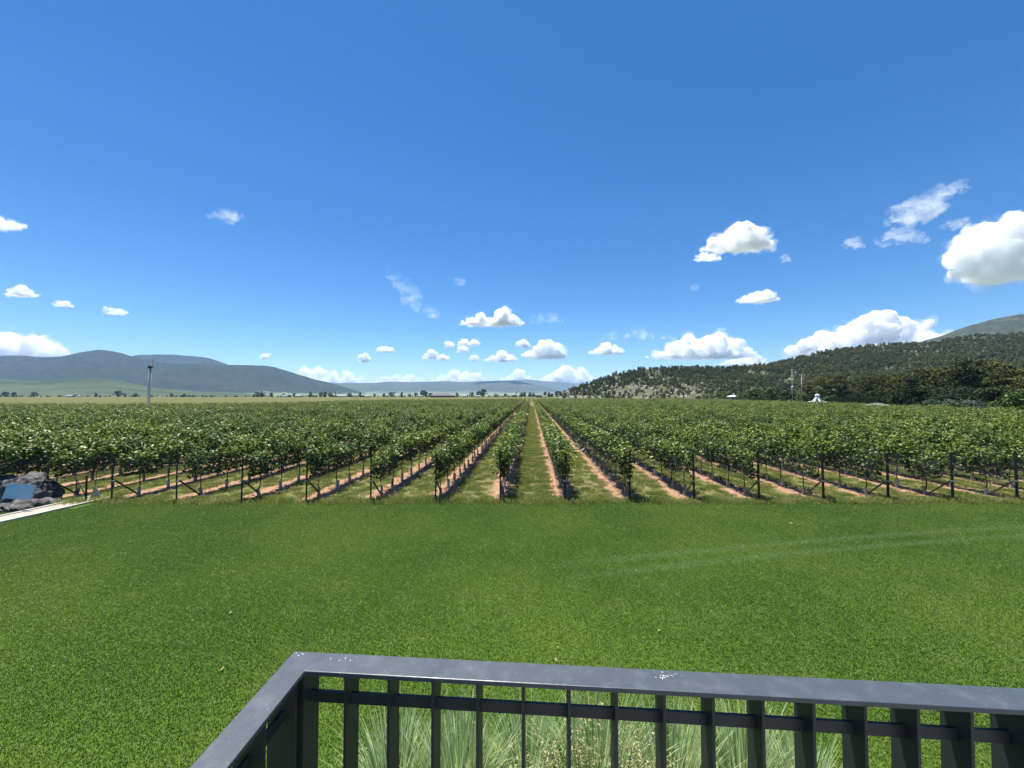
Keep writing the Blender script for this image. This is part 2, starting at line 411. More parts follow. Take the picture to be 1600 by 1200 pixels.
# ------------------------------------------------------------------ hills and mountains
def ridge(name, pts, depth, foot, material, nv=26, amp=6., fs=.01, label=None, back=1.6, under=0., seed=0, nu=150, cat='mountain', exp=1.25):
    """pts: crest as pixels; depth/foot: crest and foot distance as functions of the pixel column"""
    xs = np.linspace(pts[0][0], pts[-1][0], nu); ys = np.interp(xs, [p[0] for p in pts], [p[1] for p in pts])
    V = []; tot = nv + 8
    for i in range(nu):
        dc, df = depth(xs[i]), foot(xs[i]); top = at(xs[i], ys[i], dc); H = max(top.z - under, .3)
        for j in range(tot + 1):
            if j <= nv:
                t = j / nv; d = df + (dc - df) * t; h = H * (t ** exp * (1 - .25 * (1 - t) * t))
            else:
                t = (j - nv) / 8; d = dc + (dc - df) * back * t; h = H * (1 - t) ** 1.3
            X = (xs[i] - 800) / F * (d if d < dc else dc + (d - dc) * 1.0)
            a = min(1, j / nv * 1.6) * (1 if j != nv else .35)
            nz = mnoise.fractal(Vector((X * fs, d * fs, seed)), 1.0, 2.1, 5)
            V.append((X, d, max(h + amp * nz * a * min(1, H / (amp * 4)), 0) - (.6 if j in (0, tot) else 0)))
    Fc = [(i * (tot + 1) + j, (i + 1) * (tot + 1) + j, (i + 1) * (tot + 1) + j + 1, i * (tot + 1) + j + 1) for i in range(nu - 1) for j in range(tot)]
    me = np_mesh(name, V, Fc, smooth=True)
    o = obj(name, me, material, kind='structure')
    if label: tag(o, label, cat)
    return o
lin = lambda *ps: (lambda x: float(np.interp(x, [p[0] for p in ps], [p[1] for p in ps])))
ridge('mountain_range', [(-500, 575), (-300, 548), (-150, 560), (0, 557), (30, 556), (60, 557), (90, 556), (120, 551), (150, 547), (170, 548), (190, 552), (205, 557), (240, 565), (300, 568), (350, 569.5), (400, 570.5), (415, 571), (430, 574), (450, 580), (480, 588), (510, 597), (540, 605), (560, 611), (580, 616.5)],
      lin((-500, 3600), (300, 3800), (580, 4600)), lin((-500, 1500), (0, 1700), (250, 2300), (580, 3900)), M['mtn_left'], amp=34, fs=.0028, label='dark forested mountain ridge rising behind the fields on the left', nu=220, exp=1.7)
k = N('foothill_meadow'); p = k.pos()
c = k.ramp(k.noise(.004, 5, .6, p, sc=(.5, 1.6, 1)), [(.35, (.045, .064, .040)), (.5, (.072, .090, .054)), (.65, (.105, .118, .074))])
c = k.mix(k.math('MULTIPLY', k.step(k.noise(.022, 6, .7, p), .52, .66), .8), c, (.03, .042, .026)); M['meadow'] = k.done(k.pbr(c, .95, 0, .05))
ridge('foothill', [(-400, 600), (-200, 588), (-60, 590), (0, 592), (40, 595), (80, 594), (110, 591.5), (150, 590.5), (175, 593), (215, 601), (250, 607), (300, 611), (360, 614), (420, 617)],
      lambda x: 1500, lambda x: 1000, M['meadow'], amp=4, fs=.006, seed=31, label='pale green foothill meadow below the left mountain', cat='foothill', nu=120)
ridge('back_mountain', [(150, 575), (200, 557), (220, 554), (250, 553.5), (270, 554), (290, 556), (310, 557), (325, 559), (340, 564), (360, 571), (400, 582)],
      lambda x: 5600, lambda x: 4500, M['mtn_left'], amp=22, fs=.003, seed=4, label='rounded hazy hilltop behind the left mountain ridge', nu=80)
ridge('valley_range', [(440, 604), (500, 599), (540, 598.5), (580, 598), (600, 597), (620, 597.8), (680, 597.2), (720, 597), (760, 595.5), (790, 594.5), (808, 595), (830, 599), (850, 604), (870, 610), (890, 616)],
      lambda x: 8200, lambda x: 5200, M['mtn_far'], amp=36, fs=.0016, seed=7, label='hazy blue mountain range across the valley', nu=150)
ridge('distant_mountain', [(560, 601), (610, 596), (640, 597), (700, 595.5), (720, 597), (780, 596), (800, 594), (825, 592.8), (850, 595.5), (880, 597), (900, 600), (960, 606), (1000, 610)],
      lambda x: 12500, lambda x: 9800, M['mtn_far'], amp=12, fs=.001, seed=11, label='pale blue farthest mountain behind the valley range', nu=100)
ridge('bare_mountain', [(1330, 575), (1440, 534), (1470, 526), (1500, 515), (1520, 508), (1550, 499), (1580, 494), (1600, 491.5), (1680, 484), (1800, 492), (2000, 520)],
      lambda x: 1750, lambda x: 900, M['mtn_right'], amp=9, fs=.006, seed=15, label='bare grey green mountain top behind the wooded hill', nu=110)
HILL = [(872, 617.5), (884, 613), (895, 608), (905, 605), (920, 600.5), (940, 592.4), (960, 586.4), (980, 581.9), (1000, 578.9), (1040, 576.4), (1080, 575.4), (1110, 574.9), (1130, 575.4), (1160, 571.9), (1200, 568.4), (1240, 561.9), (1280, 551.9), (1320, 544.9), (1360, 540.9), (1400, 538.4), (1440, 535.4), (1480, 530.4), (1520, 526.4), (1560, 523.4), (1600, 520.4), (1700, 510.4), (1900, 508.4)]
hill_crest = lin((872, 420), (1000, 430), (1200, 480), (1400, 540), (1600, 600), (1900, 620))
hill_foot = lin((872, 400), (920, 350), (1000, 318), (1200, 285), (1400, 235), (1600, 195), (1900, 170))
hill = ridge('wooded_hill', HILL, hill_crest, hill_foot, M['hill'], amp=3.0, fs=.022, seed=21, nv=40, nu=240, label='rocky hillside dotted with dark trees on the right', cat='hill', exp=1.05)

# ------------------------------------------------------------------ tree meshes
def clump_crown(rng, n_clump, per, env, size, spread, flat=.6, up=.4):
    """env(rng) -> clump centre"""
    parts = []
    for i in range(n_clump):
        c = env(rng); br = rng.random() * .55
        P = rng.normal(size=(per, 3)); P /= np.linalg.norm(P, axis=1, keepdims=True); rad = rng.random((per, 1)) ** .45
        P = P * rad * np.array([1, 1, flat]) * spread * (.65 + .7 * rng.random())
        Nn = P + rng.normal(size=(per, 3)) * .5 * spread + np.array([0, 0, up * spread])
        parts.append(leaves(rng, c + P, Nn, size * (.6 + .8 * rng.random(per)), .6, .3, np.clip(br + .45 * rng.random(per), 0, 1)))
    return cat_parts(parts)

def dome_env(h0, h1, rx, p=.5, shell=.55):
    def f(r):
        a = r.random() * 2 * math.pi; t = r.random(); z = h0 + (h1 - h0) * t
        rr = rx * math.sqrt(max(0, 1 - (2 * max(t, .22) - 1) ** 2 * .85)) * (shell + (1 - shell) * r.random()) * (1 if t > .15 else .8)
        q = r.random() ** .5
        return np.array([math.cos(a) * rr * q, math.sin(a) * rr * q, z])
    return f
def cone_env(h0, h1, rx):
    def f(r):
        a = r.random() * 2 * math.pi; t = r.random() ** 1.3; rr = rx * (1 - t) ** .8 * (.35 + .65 * r.random() ** .5)
        return np.array([math.cos(a) * rr, math.sin(a) * rr, h0 + (h1 - h0) * t])
    return f

def trunk_mesh(rng, h, r, limbs=5, spread=1.5, lean=.0, h_l=.45):
    b = MB(); top = Vector((lean * h, rng.normal() * .03 * h, h))
    b.tube([(0, 0, -.2), (lean * h * .2, 0, h * .3), tuple(top * .65), tuple(top)], [r * 1.15, r * .9, r * .6, r * .15], 7)
    for i in range(limbs):
        a = rng.random() * 6.28; z = h * (h_l + (1 - h_l) * .8 * rng.random()); s = spread * (.5 + .5 * rng.random())
        p0 = Vector((lean * z, 0, z)); q = p0 + Vector((math.cos(a) * s, math.sin(a) * s, s * .45))
        m_ = p0.lerp(q, .5) + Vector((0, 0, -.08 * s))
        b.tube([p0, m_, q], [r * .4, r * .28, r * .1], 5)
    return b.mesh('trunk', True)

rg = np.random.default_rng(7)
PINE = []
for i in range(4):
    v, f, a = clump_crown(rg, 85, 42, dome_env(3.2, 12, [4.6, 5.2, 4.2, 5.6][i]), .42, 1.05, .55)
    PINE.append((trunk_mesh(rg, 10.5, .27, 9, 3.4), np_mesh('crown', v, f, a)))
CONIF = []
for i in range(2):
    v, f, a = clump_crown(rg, 70, 44, cone_env(.5, 7.5, 3.1), .34, .75, .35)
    CONIF.append((trunk_mesh(rg, 7, .16, 8, 1.6, 0, .15), np_mesh('crown', v, f, a)))
BUSH = []
for i in range(4):
    v, f, a = clump_crown(rg, 34, 44, dome_env(.35, 3.0, 2.2), .30, .7, .8)
    BUSH.append((trunk_mesh(rg, 2.2, .10, 7, 1.1, 0, .15), np_mesh('crown', v, f, a)))
SCRUB = []
for i in range(5):
    w_, h_ = [(1.9, 4.2), (2.3, 4.4), (1.6, 4.8), (2.6, 3.8), (1.2, 5.0)][i]
    v, f, a = clump_crown(rg, 16, 13, dome_env(.6, h_, w_), .75, .85, .75)
    SCRUB.append((trunk_mesh(rg, h_ * .8, .14, 4, w_ * .7, 0, .3), np_mesh('crown', v, f, a)))
FAR = []
for i in range(3):
    v, f, a = clump_crown(rg, 26, 16, dome_env(1.5, 10, [5.0, 4.2, 6.2][i]), 1.4, 1.7, .75)
    FAR.append((trunk_mesh(rg, 8, .3, 4, 3, 0, .3), np_mesh('crown', v, f, a)))
v, f, a = clump_crown(rg, 20, 14, cone_env(.5, 12, 1.5), 1.0, .8, 1.2)
POPLAR = (trunk_mesh(rg, 10, .25, 3, .8), np_mesh('crown', v, f, a))

def tree(name, spec, loc, s, leafm, label, cat, group=None, rz=0., sz=None, trunk=True):
    t = empty(name, loc, label, cat, group, rz)
    t.scale = (s, s, sz if sz else s)
    if trunk: obj('trunk', spec[0], M['bark'], t)
    c = obj('crown', spec[1], None, t)
    if len(spec[1].materials) == 0: spec[1].materials.append(leafm)
    if c.material_slots[0].material != leafm:
        c.material_slots[0].link = 'OBJECT'; c.material_slots[0].material = leafm
    return t

# --- trees on the rocky hill: the 280 nearest in view are individuals, the rest one wood
hv = np.empty(len(hill.data.vertices) * 3, np.float32); hill.data.vertices.foreach_get('co', hv); hv = hv.reshape(240, 49, 3)
def hill_at(u, v):
    i, j = u * 238.999, v * 39.999; a, b = int(i), int(j); fu, fv = i - a, j - b
    return (hv[a, b] * (1 - fu) * (1 - fv) + hv[a + 1, b] * fu * (1 - fv) + hv[a, b + 1] * (1 - fu) * fv + hv[a + 1, b + 1] * fu * fv)
rg2 = np.random.default_rng(21); cand = []
rows_u = np.linspace(0, 1, 240)
while len(cand) < 9800:
    u, v = rg2.random(), rg2.random() ** .9
    p = hill_at(u, v); pxx = 800 + p[0] / p[1] * F
    if pxx > 1650: continue
    dens = np.interp(pxx, [880, 960, 1060, 1200, 1300, 1600], [.45, .45, .55, .80, .95, 1.0])
    dens = min(1.0, dens + (.45 if v > .72 else 0)) * (.25 + .75 * (mnoise.noise(Vector((p[0] * .035, p[1] * .035, 3))) + .55 > .3))
    if pxx < 1120 and v < .35: dens *= .6
    # constant cover per ground area
    area = np.linalg.norm(hill_at(min(u + .01, 1), v) - p) * np.linalg.norm(hill_at(u, min(v + .02, 1)) - p)
    if rg2.random() > dens * min(1, area / 30.): continue
    cand.append((p[0], p[1], p[2], pxx, v))
cand.sort(key=lambda q: q[1] + (0 if q[3] < 1130 else 200))
rt = random.Random(5)
def zone(q):
    a = 'bare left tip of the rocky hill' if q[3] < 960 else 'middle of the pale rocky slope' if q[3] < 1050 else 'slope above the white roofed hut'
    b_ = 'along the crest above the' if q[4] > .72 else 'halfway up the' if q[4] > .35 else 'near the foot of the'
    return 'small dark tree ' + b_ + ' ' + a
for q in cand[:280]:
    k_ = rt.randrange(5); s = rt.uniform(.5, .98)
    tree('hillside_tree', SCRUB[k_], (q[0], q[1], q[2] - .3), s, M['scrub_leaf'], zone(q), 'tree', 'trees scattered over the rocky end of the hill', rt.uniform(0, 6.28), sz=s * .78, trunk=False)
rest = cand[280:]
src = [obj('scrub_source_%d' % i, SCRUB[i][1], M['scrub_leaf'], link=False) for i in range(5)]
scatter('hillside_wood', [(q[0], q[1], q[2] - .3) for q in rest], [rt.uniform(0, 6.28) for q in rest], [rt.uniform(.5, .98) for q in rest], [rt.randrange(5) for q in rest], src,
        'dense dark green wood covering the hill on the right', 'wood')
# pale rock outcrops on the hill
rb = []
for i in range(3):
    import bmesh
    bm = bmesh.new(); bmesh.ops.create_icosphere(bm, subdivisions=2, radius=1)
    for vv in bm.verts: vv.co *= 1 + .45 * mnoise.noise(vv.co * 1.3 + Vector((i * 9, 0, 0))); vv.co.z *= .55
    me = bpy.data.meshes.new('outcrop'); bm.to_mesh(me); bm.free(); rb.append(obj('outcrop_source_%d' % i, me, M['prock'], link=False))
rp = []
while len(rp) < 1000:
    u, v = rg2.random() ** 1.5, rg2.random()
    p = hill_at(u, v); pxx = 800 + p[0] / p[1] * F
    if rg2.random() < np.interp(pxx, [880, 1100, 1250, 1600], [1, .8, .12, .04]) and mnoise.noise(Vector((p[0] * .05, p[1] * .05, 8))) > -.15: rp.append(p)
scatter('rock_outcrops', rp, [rt.uniform(0, 6) for _ in rp], [rt.uniform(.3, 1.5) ** 1.4 for _ in rp], [rt.randrange(3) for _ in rp], rb, 'pale grey rocks strewn over the hillside', 'rocks')

# --- pines and shrubs at the right edge of the vineyard
pines = [(1262, 592, 178, 0), (1287, 586, 165, 1), (1312, 583, 158, 2), (1338, 588, 170, 3), (1356, 584, 150, 0), (1382, 583, 146, 1), (1406, 580, 138, 2), (1432, 573, 128, 3),
         (1456, 572, 132, 0), (1484, 569, 120, 1), (1508, 557, 112, 2), (1532, 558, 118, 3), (1556, 564, 108, 0), (1578, 566, 100, 1), (1604, 572, 92, 2), (1640, 566, 96, 3)]
pl = ['rusty green pine just right of the paired power poles', 'tall pine standing above the white splayed sculpture', 'brownish pine left of the long clipped hedge', 'low pine behind the middle of the clipped hedge',
      'pine above the right end of the clipped hedge', 'broad pine left of the dark conifer', 'pine directly behind the dark conifer', 'dark spreading pine right above the dark conifer',
      'pine between the dark conifer and the tallest pine', 'olive pine left of the tallest pine', 'tallest pine of the grove with broad olive crown', 'second tallest pine right of the tallest pine',
      'pine right of the two tallest pines', 'pine near the right edge behind the silver bush', 'big pine cut by the right edge of the photo', 'pine beyond the right edge of the grove']
for i, (x, yt, d, v_) in enumerate(pines):
    if x > 1620: continue
    h = (617.7 - yt) / F * d + CAMZ; s = h / 12.6
    tree('pine_tree', PINE[v_], ((x - 800) / F * d, d, -.05), s * (1.0 if i % 2 else 1.08), M['pine_leaf'], pl[i], 'tree', 'pine grove beyond the vineyard', i * 1.7, s)
upts = []
for i in range(150):
    x = rt.uniform(1240, 1640); d0 = float(np.interp(x, [1240, 1330, 1420, 1500, 1640], [185, 150, 108, 92, 78])); d = d0 + rt.uniform(2, 26)
    upts.append(((x - 800) / F * d, d, -.1))
usrc = [obj('undergrowth_source_%d' % i, BUSH[i][1], M['far_leaf'], link=False) for i in range(4)]
scatter('undergrowth', upts, [rt.uniform(0, 6) for _ in upts], [rt.uniform(.8, 1.9) for _ in upts], [rt.randrange(4) for _ in upts], usrc, 'dark undergrowth at the feet of the pines', 'undergrowth')
tree('conifer_tree', CONIF[0], ((1424 - 800) / F * 96, 96, 0), 1.12, M['conifer_leaf'], 'nearly black conifer standing in front of the pine grove', 'tree')
for i, (x, d, s, lm, lb) in enumerate([
        (1160, 205, 1.6, 'bush_leaf', 'leftmost bright green bush behind the right vineyard rows'), (1180, 198, 2.3, 'bush_leaf', 'large bright green bush left of the power poles'),
        (1204, 190, 2.4, 'bush_leaf', 'rounded bright green bush next left of the power poles'), (1228, 182, 2.0, 'bush_leaf', 'green bush at the foot of the transformer pole'),
        (1252, 165, 1.6, 'bush_leaf', 'green bush at the foot of the slim power pole'), (1130, 215, 1.0, 'bush_leaf', 'small bush beside the white roofed hut'), (1112, 222, .9, 'bush_leaf', 'small bush right of the short timber pole'),
        (1298, 140, 1.25, 'bush_leaf', 'green bush between the sculpture and the clipped hedge'),
        (1459, 84, .95, 'silver_leaf', 'feathery silver green shrub right of the dark conifer'), (1484, 82, .95, 'silver_leaf', 'second silver green shrub from the dark conifer'),
        (1510, 79, .95, 'silver_leaf', 'third silver green shrub from the dark conifer'), (1536, 76, .9, 'silver_leaf', 'rightmost silver green shrub below the tallest pines'),
        (1562, 74, .95, 'bush_leaf', 'olive green bush right of the silver shrubs'), (1592, 72, 1.45, 'bush_leaf', 'tall olive bush at the right edge of the photo')]):
    tree('shrub', BUSH[i % 4], ((x - 800) / F * d, d, 0), s, M[lm], lb, 'shrub', 'shrubs beyond the right vineyard edge', i * 2.1)

# --- far tree belt and village
fr = random.Random(12)
belt = [(8, 612, 'f'), (22, 613, 'f'), (54, 612.5, 'f'), (150, 614.5, 'f'), (185, 610.5, 'f'), (196, 615, 'f'), (212, 614.5, 'f'), (268, 615, 'f'), (288, 615, 'f'), (402, 612.5, 'f'), (410, 612, 'f'), (424, 614, 'f'), (443, 615, 'f'), (460, 614.5, 'f'), (485, 612.5, 'f'),
        (502, 613, 'f'), (508, 612.5, 'f'), (516, 613, 'f'), (524, 611.5, 'p'), (546, 613.5, 'f'), (563, 614, 'f'), (585, 615, 'f'), (600, 615, 'f'), (611, 612.5, 'f'), (616, 611, 'p'), (628, 613.5, 'f'), (640, 615, 'f'), (650, 613.5, 'f'), (661, 609.5, 'f'), (665, 612, 'f'), (673, 614, 'f'),
        (714, 614, 'f'), (737, 613, 'f'), (748, 611, 'f'), (755, 607.5, 'f'), (775, 615, 'f'), (790, 615, 'f'), (806.5, 611, 'p'), (815, 613.5, 'f'), (820, 613, 'f'), (828, 613, 'f'), (833, 614, 'f'), (852, 612.5, 'f'), (858, 613.5, 'f'), (871, 610.5, 'f'), (862, 615, 'f')]
special = {185: 'lone dark tree on the plain left of the white tower', 661: 'tall round tree left of the large dark roof', 755: 'tallest round tree of the far village belt', 806.5: 'thin dark poplar beside the end of the middle lane',
           871: 'round dark tree at the left foot of the rocky hill', 524: 'slim pointed poplar under the slope of the left mountain', 616: 'pointed poplar among the far village trees'}
for x, yt, kd in belt:
    d = fr.uniform(820, 980); h = (617.7 - yt) / F * d + CAMZ + .6
    sp_ = FAR[fr.randrange(3)] if kd == 'f' else POPLAR; hh = 10.8 if kd == 'f' else 12.5
    lb = special.get(x, 'small far tree in the belt along the left plain' if x < 300 else 'small dark tree in the far village belt before the mountains' if x < 790 else 'small far tree near the end of the middle lane')
    tree('far_tree', sp_, ((x - 800) / F * d, d, 0), h / hh * (1 if kd == 'f' else 1.0) * fr.uniform(.95, 1.15), M['far_leaf'], lb, 'tree', 'far trees before the mountains' if x not in special else None, fr.uniform(0, 6), h / hh)

fpts = []
for i in range(520):
    x = fr.choice((fr.uniform(380, 880), fr.uniform(380, 880), fr.uniform(-60, 380))); d = fr.uniform(860, 1080)
    if mnoise.noise(Vector((x * .03, 0, 5))) < -.05 and fr.random() < .75: continue
    fpts.append(((x - 800) / F * d, d, -.4))
fsrc = [obj('far_bush_source_%d' % i, FAR[i][1], M['far_leaf'], link=False) for i in range(3)]
scatter('far_hedgerow', fpts, [fr.uniform(0, 6) for _ in fpts], [fr.uniform(.22, .5) for _ in fpts], [fr.randrange(3) for _ in fpts], fsrc, 'low dark scrub belt along the far edge of the field', 'scrub')

def house(x, d, wpx, wall_h, roof_h, wallm, roofm, label, hip=False, depth=8.):
    W = wpx / F * d; cx = (x - 800) / F * d
    t = empty('house', (cx, d, 0), label, 'house', 'far village houses')
    obj('wall', MB().box((0, 0, wall_h / 2 - .1), (W, depth, wall_h + .2)), wallm, t)
    e = .5; a, b = W / 2 + e, depth / 2 + e; r = a - (b if hip else 0); r = max(r, .5)
    rf = MB().add([(-a, -b, wall_h), (a, -b, wall_h), (a, b, wall_h), (-a, b, wall_h), (-r, 0, wall_h + roof_h), (r, 0, wall_h + roof_h)],
                  [(3, 2, 1, 0), (0, 1, 5, 4), (2, 3, 4, 5), (1, 2, 5), (3, 0, 4)])
    obj('roof', rf, roofm, t)
    n = max(2, int(W / 4))
    wm = MB().box((0, 0, 0), (1.3, .12, 1.2)).mesh('window')
    for i in range(n):
        xx = -W / 2 + W * (i + .5) / n
        if i == n // 2: obj('door', MB().box((xx, -depth / 2 - .05, 1.05), (1.1, .12, 2.1)), M['rroof'], t)
        else: obj('window', wm, M['glass'], t, (xx, -depth / 2 - .05, wall_h * .55))
    return t
house(110, 900, 9, 3.4, 1.3, M['wwall'], M['groof'], 'white far house on the plain under the left mountain')
house(126, 905, 4, 3, 1, M['wwall'], M['groof'], 'tiny white hut right of the white house on the left plain')
house(445, 880, 7, 3.0, 1.3, M['wwall'], M['groof'], 'leftmost white house of the far village')
house(467, 890, 9, 3.2, 1.4, M['twall'], M['groof'], 'tan house among the left village trees')
house(535, 870, 15, 3.2, 1.2, M['wwall'], M['groof'], 'long white building right of the slim poplar')
house(556, 900, 8, 3.2, 1.2, M['wwall'], M['rroof'], 'white house with dark roof under the mountain toe')
house(575, 870, 8, 3.0, 1.0, M['wwall'], M['groof'], 'low pale house left of the village centre')
house(606, 860, 5, 3.6, 1.2, M['wwall'], M['rroof'], 'small bright house beside the pointed village poplar')
house(657, 865, 7, 3.0, 1.0, M['wwall'], M['groof'], 'low white house under the tall round tree')
house(692, 800, 36, 3.6, 5.2, M['rroof'], M['rroof'], 'large house with wide dark hipped roof on the far plain', True, 26)
house(726, 860, 6, 3.2, 1.1, M['wwall'], M['groof'], 'white house right of the large dark roof')
house(747, 850, 7, 3.0, 1.0, M['wwall'], M['groof'], 'white house below the tallest round tree')
house(842, 700, 9, 4.2, 1.2, M['twall'], M['rroof'], 'dark roofed shed right of the middle lane end')
house(851, 690, 7, 2.6, .9, M['wwall'], M['groof'], 'low white roofed house right of the middle lane end')
house(280, 2150, 17, 9, 3, M['wwall'], M['wwall'], 'long white warehouse at the foot of the left mountain', False, 30)
house(1145, 212, 11, 3.4, .9, M['twall'], M['wwall'], 'hut with flat white roof beside the bright green bushes', True, 4)
house(1370, 88, 30, 1.5, .85, M['twall'], M['droof'], 'low domed grey roof between the hedge and the dark conifer', True, 5)

# clipped hedge
def hedge(x0, x1, d, h, label):
    rgx = np.random.default_rng(77); W = (x1 - x0) / F * d
    n = 5200; P = np.stack([rgx.uniform(-W / 2, W / 2, n), rgx.uniform(-1.0, 1.0, n), h * rgx.random(n) ** .5], 1)
    v_, f_, a_ = leaves(rgx, P, rgx.normal(size=(n, 3)) + [0, -.4, .6], .16, .7, .3)
    t = empty('clipped_hedge', (((x0 + x1) / 2 - 800) / F * d, d, 0), label, 'hedge')
    obj('foliage', np_mesh('foliage', v_, f_, a_), M['conifer_leaf'], t)
    b = MB()
    for i in range(12): b.tube([(-W / 2 + W * (i + .5) / 12, 0, -.1), (-W / 2 + W * (i + .5) / 12 + .1, 0, h * .8)], [.05, .02], 5)
    obj('stems', b, M['bark'], t)
hedge(1300, 1366, 116, 3.6, 'long dark clipped hedge in front of the pines')

# power poles
def pole(x, d, ytop, label, arms, transformer=False, r=.16, material=None, name='power_pole'):
    h = (617.7 - ytop) / F * d + CAMZ
    t = empty(name, ((x - 800) / F * d, d, 0), label, 'pole', None, R(12))
    obj('pole_shaft', MB().tube([(0, 0, -.2), (0, 0, h)], [r, r * .65], 8).mesh('pole_shaft', True), material or M['conc_pole'], t)
    for z, L_, n in arms:
        a = obj('cross_arm', MB().box((0, -.2, h - z), (L_, .12, .12)), material or M['conc_pole'], t)
        for i in range(n):
            xx = -L_ / 2 + .1 + (L_ - .2) * i / (n - 1)
            obj('insulator', MB().tube([(xx, -.2, h - z + .06), (xx, -.2, h - z + .16), (xx, -.2, h - z + .36)], [.05, .12, .05], 8), M['wpaint'], a)
    if transformer:
        tf = obj('transformer', MB().tube([(-.5, -.55, h - 9.4), (-.5, -.55, h - 9.3), (-.5, -.55, h - 7.8), (-.5, -.55, h - 7.65)], [.35, .5, .5, .3], 12), M['galv'], t)
        for xx in (-.75, -.25): obj('bushing', MB().tube([(xx, -.55, h - 7.7), (xx, -.55, h - 7.1)], [.07, .04], 6), M['wpaint'], tf)
    return t
pole(1238, 172, 577, 'grey power pole carrying a transformer above the green bushes', [(.3, 2.6, 3), (3.2, 2.2, 3)], True)
pole(1253, 160, 585, 'slim grey power pole right of the transformer pole', [(.25, 2.6, 3), (2.0, 1.8, 2), (3.8, 1.4, 2)])
pole(1105.5, 235, 602, 'short pale timber pole before the rocky hillside', [(.3, 1.6, 2)], False, .16, M['strut'])
# white splayed sculpture (a bulbous head on curling legs)
t = empty('splayed_sculpture', ((1277 - 800) / F * 112, 112, 0), 'white sculpture with rounded head and splayed curling legs', 'sculpture')
b = MB(); b.tube([(0, 0, 3.0), (0, 0, 3.4), (0, 0, 3.75), (0, 0, 4.15), (0, 0, 4.4), (0, 0, 4.5)], [.30, .42, .60, .62, .42, .1], 12); obj('head', b.mesh('head', True), M['wpaint'], t)
for i in range(6):
    a = i * math.pi / 3 + .3; c_, s_ = math.cos(a), math.sin(a)
    obj('leg', MB().tube([(c_ * .15, s_ * .15, 3.6), (c_ * .55, s_ * .55, 3.15), (c_ * .95, s_ * .95, 2.5), (c_ * 1.6, s_ * 1.6, 2.1), (c_ * 2.15, s_ * 2.15, 2.3)], [.26, .25, .22, .17, .06], 8).mesh('leg', True), M['wpaint'], t)
obj('plinth', MB().tube([(0, 0, -.1), (0, 0, 1.6), (0, 0, 3.0)], [.5, .35, .2], 10), M['wpaint'], t)

# wind machine tower
D = 86.
t = empty('wind_machine', ((232 - 800) / F * D, D, 0), 'tall pale frost fan tower rising from the left vine rows', 'wind machine')
obj('tower', MB().tube([(0, 0, -.2), (.12, 0, 5), (.30, 0, 10.2)], [.34, .28, .24], 14).mesh('tower', True), M['tower'], t)
g = obj('gearbox', MB().tube([(.3, -.45, 10.35), (.3, .1, 10.4), (.3, .6, 10.45)], [.24, .28, .15], 10), M['black'], t)
obj('housing_cover', MB().box((.34, 0, 10.76), (.8, .8, .1)), M['wpaint'], t)
hub = obj('hub', MB().tube([(.6, -.3, 10.4), (.95, -.3, 10.4)], [.16, .12], 10), M['black'], t)
for s_ in (1, -1):
    dz = Vector((.26, -.12, .96)).normalized() * s_; p0 = Vector((.95, -.3, 10.4))
    obj('fan_blade', MB().bar(p0, p0 + dz * 2.1, .03, .13, (0, 1, 0)), M['tower'], t)
obj('engine_housing', MB().box((-.2, -.9, .6), (1.1, .8, 1.3)), M['groof'], t)

# ------------------------------------------------------------------ vineyard
rv = np.random.default_rng(42)
def vine_canopy(i):
    r = np.random.default_rng(100 + i); parts = []
    full = [1, .95, .85, 1.05, .7, .9, 1.1, .55][i]
    n1 = int(310 * full); z = r.uniform(.74, 1.65, n1)
    Cn = np.stack([r.normal(0, .10 + .06 * (z - .8), n1), r.uniform(-.70, .70, n1), z], 1)
    # hang the lower curtain unevenly
    low = .70 + .34 * np.array([mnoise.noise(Vector((q * 1.6, i * 7.3, 0))) + .5 for q in Cn[:, 1]]); Cn[:, 2] = np.maximum(Cn[:, 2], low)
    Nn = np.stack([np.sign(Cn[:, 0]) * .9, np.zeros(n1), np.full(n1, .35)], 1) + r.normal(size=(n1, 3)) * .55
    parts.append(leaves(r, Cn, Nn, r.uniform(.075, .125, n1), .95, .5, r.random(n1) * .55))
    n2 = int(340 * full)
    prof = np.array([mnoise.noise(Vector((q, i * 3.1, 2))) for q in np.linspace(-2, 2, 40)])
    yy = r.uniform(-.72, .72, n2); hh = np.interp(yy, np.linspace(-.72, .72, 40), prof)
    xx = r.normal(0, .175, n2); zz = 1.68 + .40 * hh + r.normal(0, .17, n2) - .45 * xx * xx
    Cn = np.stack([xx, yy, zz], 1)
    Nn = np.stack([xx * 1.6, np.zeros(n2), np.full(n2, .9)], 1) + r.normal(size=(n2, 3)) * .5
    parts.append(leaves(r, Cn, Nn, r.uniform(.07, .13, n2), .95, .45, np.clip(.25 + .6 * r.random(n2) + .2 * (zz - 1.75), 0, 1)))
    for s in range(int(11 * full)):
        p0 = np.array([r.normal(0, .2), r.uniform(-.7, .7), 1.80]); d = np.array([r.normal(0, .8), r.normal(0, .5), 1.0 if r.random() < .55 else .1]); d /= np.linalg.norm(d); L_ = r.uniform(.25, .85)
        tt = np.linspace(.1, 1, 8)[:, None]; P = p0 + d * L_ * tt + np.array([0, 0, -.16]) * tt ** 2 + r.normal(size=(8, 3)) * .04
        parts.append(leaves(r, P, r.normal(size=(8, 3)) * .6 + [0, 0, .9], np.linspace(.12, .06, 8), .95, .45, np.clip(.6 + .4 * np.linspace(0, 1, 8) + .1 * r.random(8), 0, 1)))
    return cat_parts(parts)
NV = 8; CAN = []; TRK = []; CANV = []
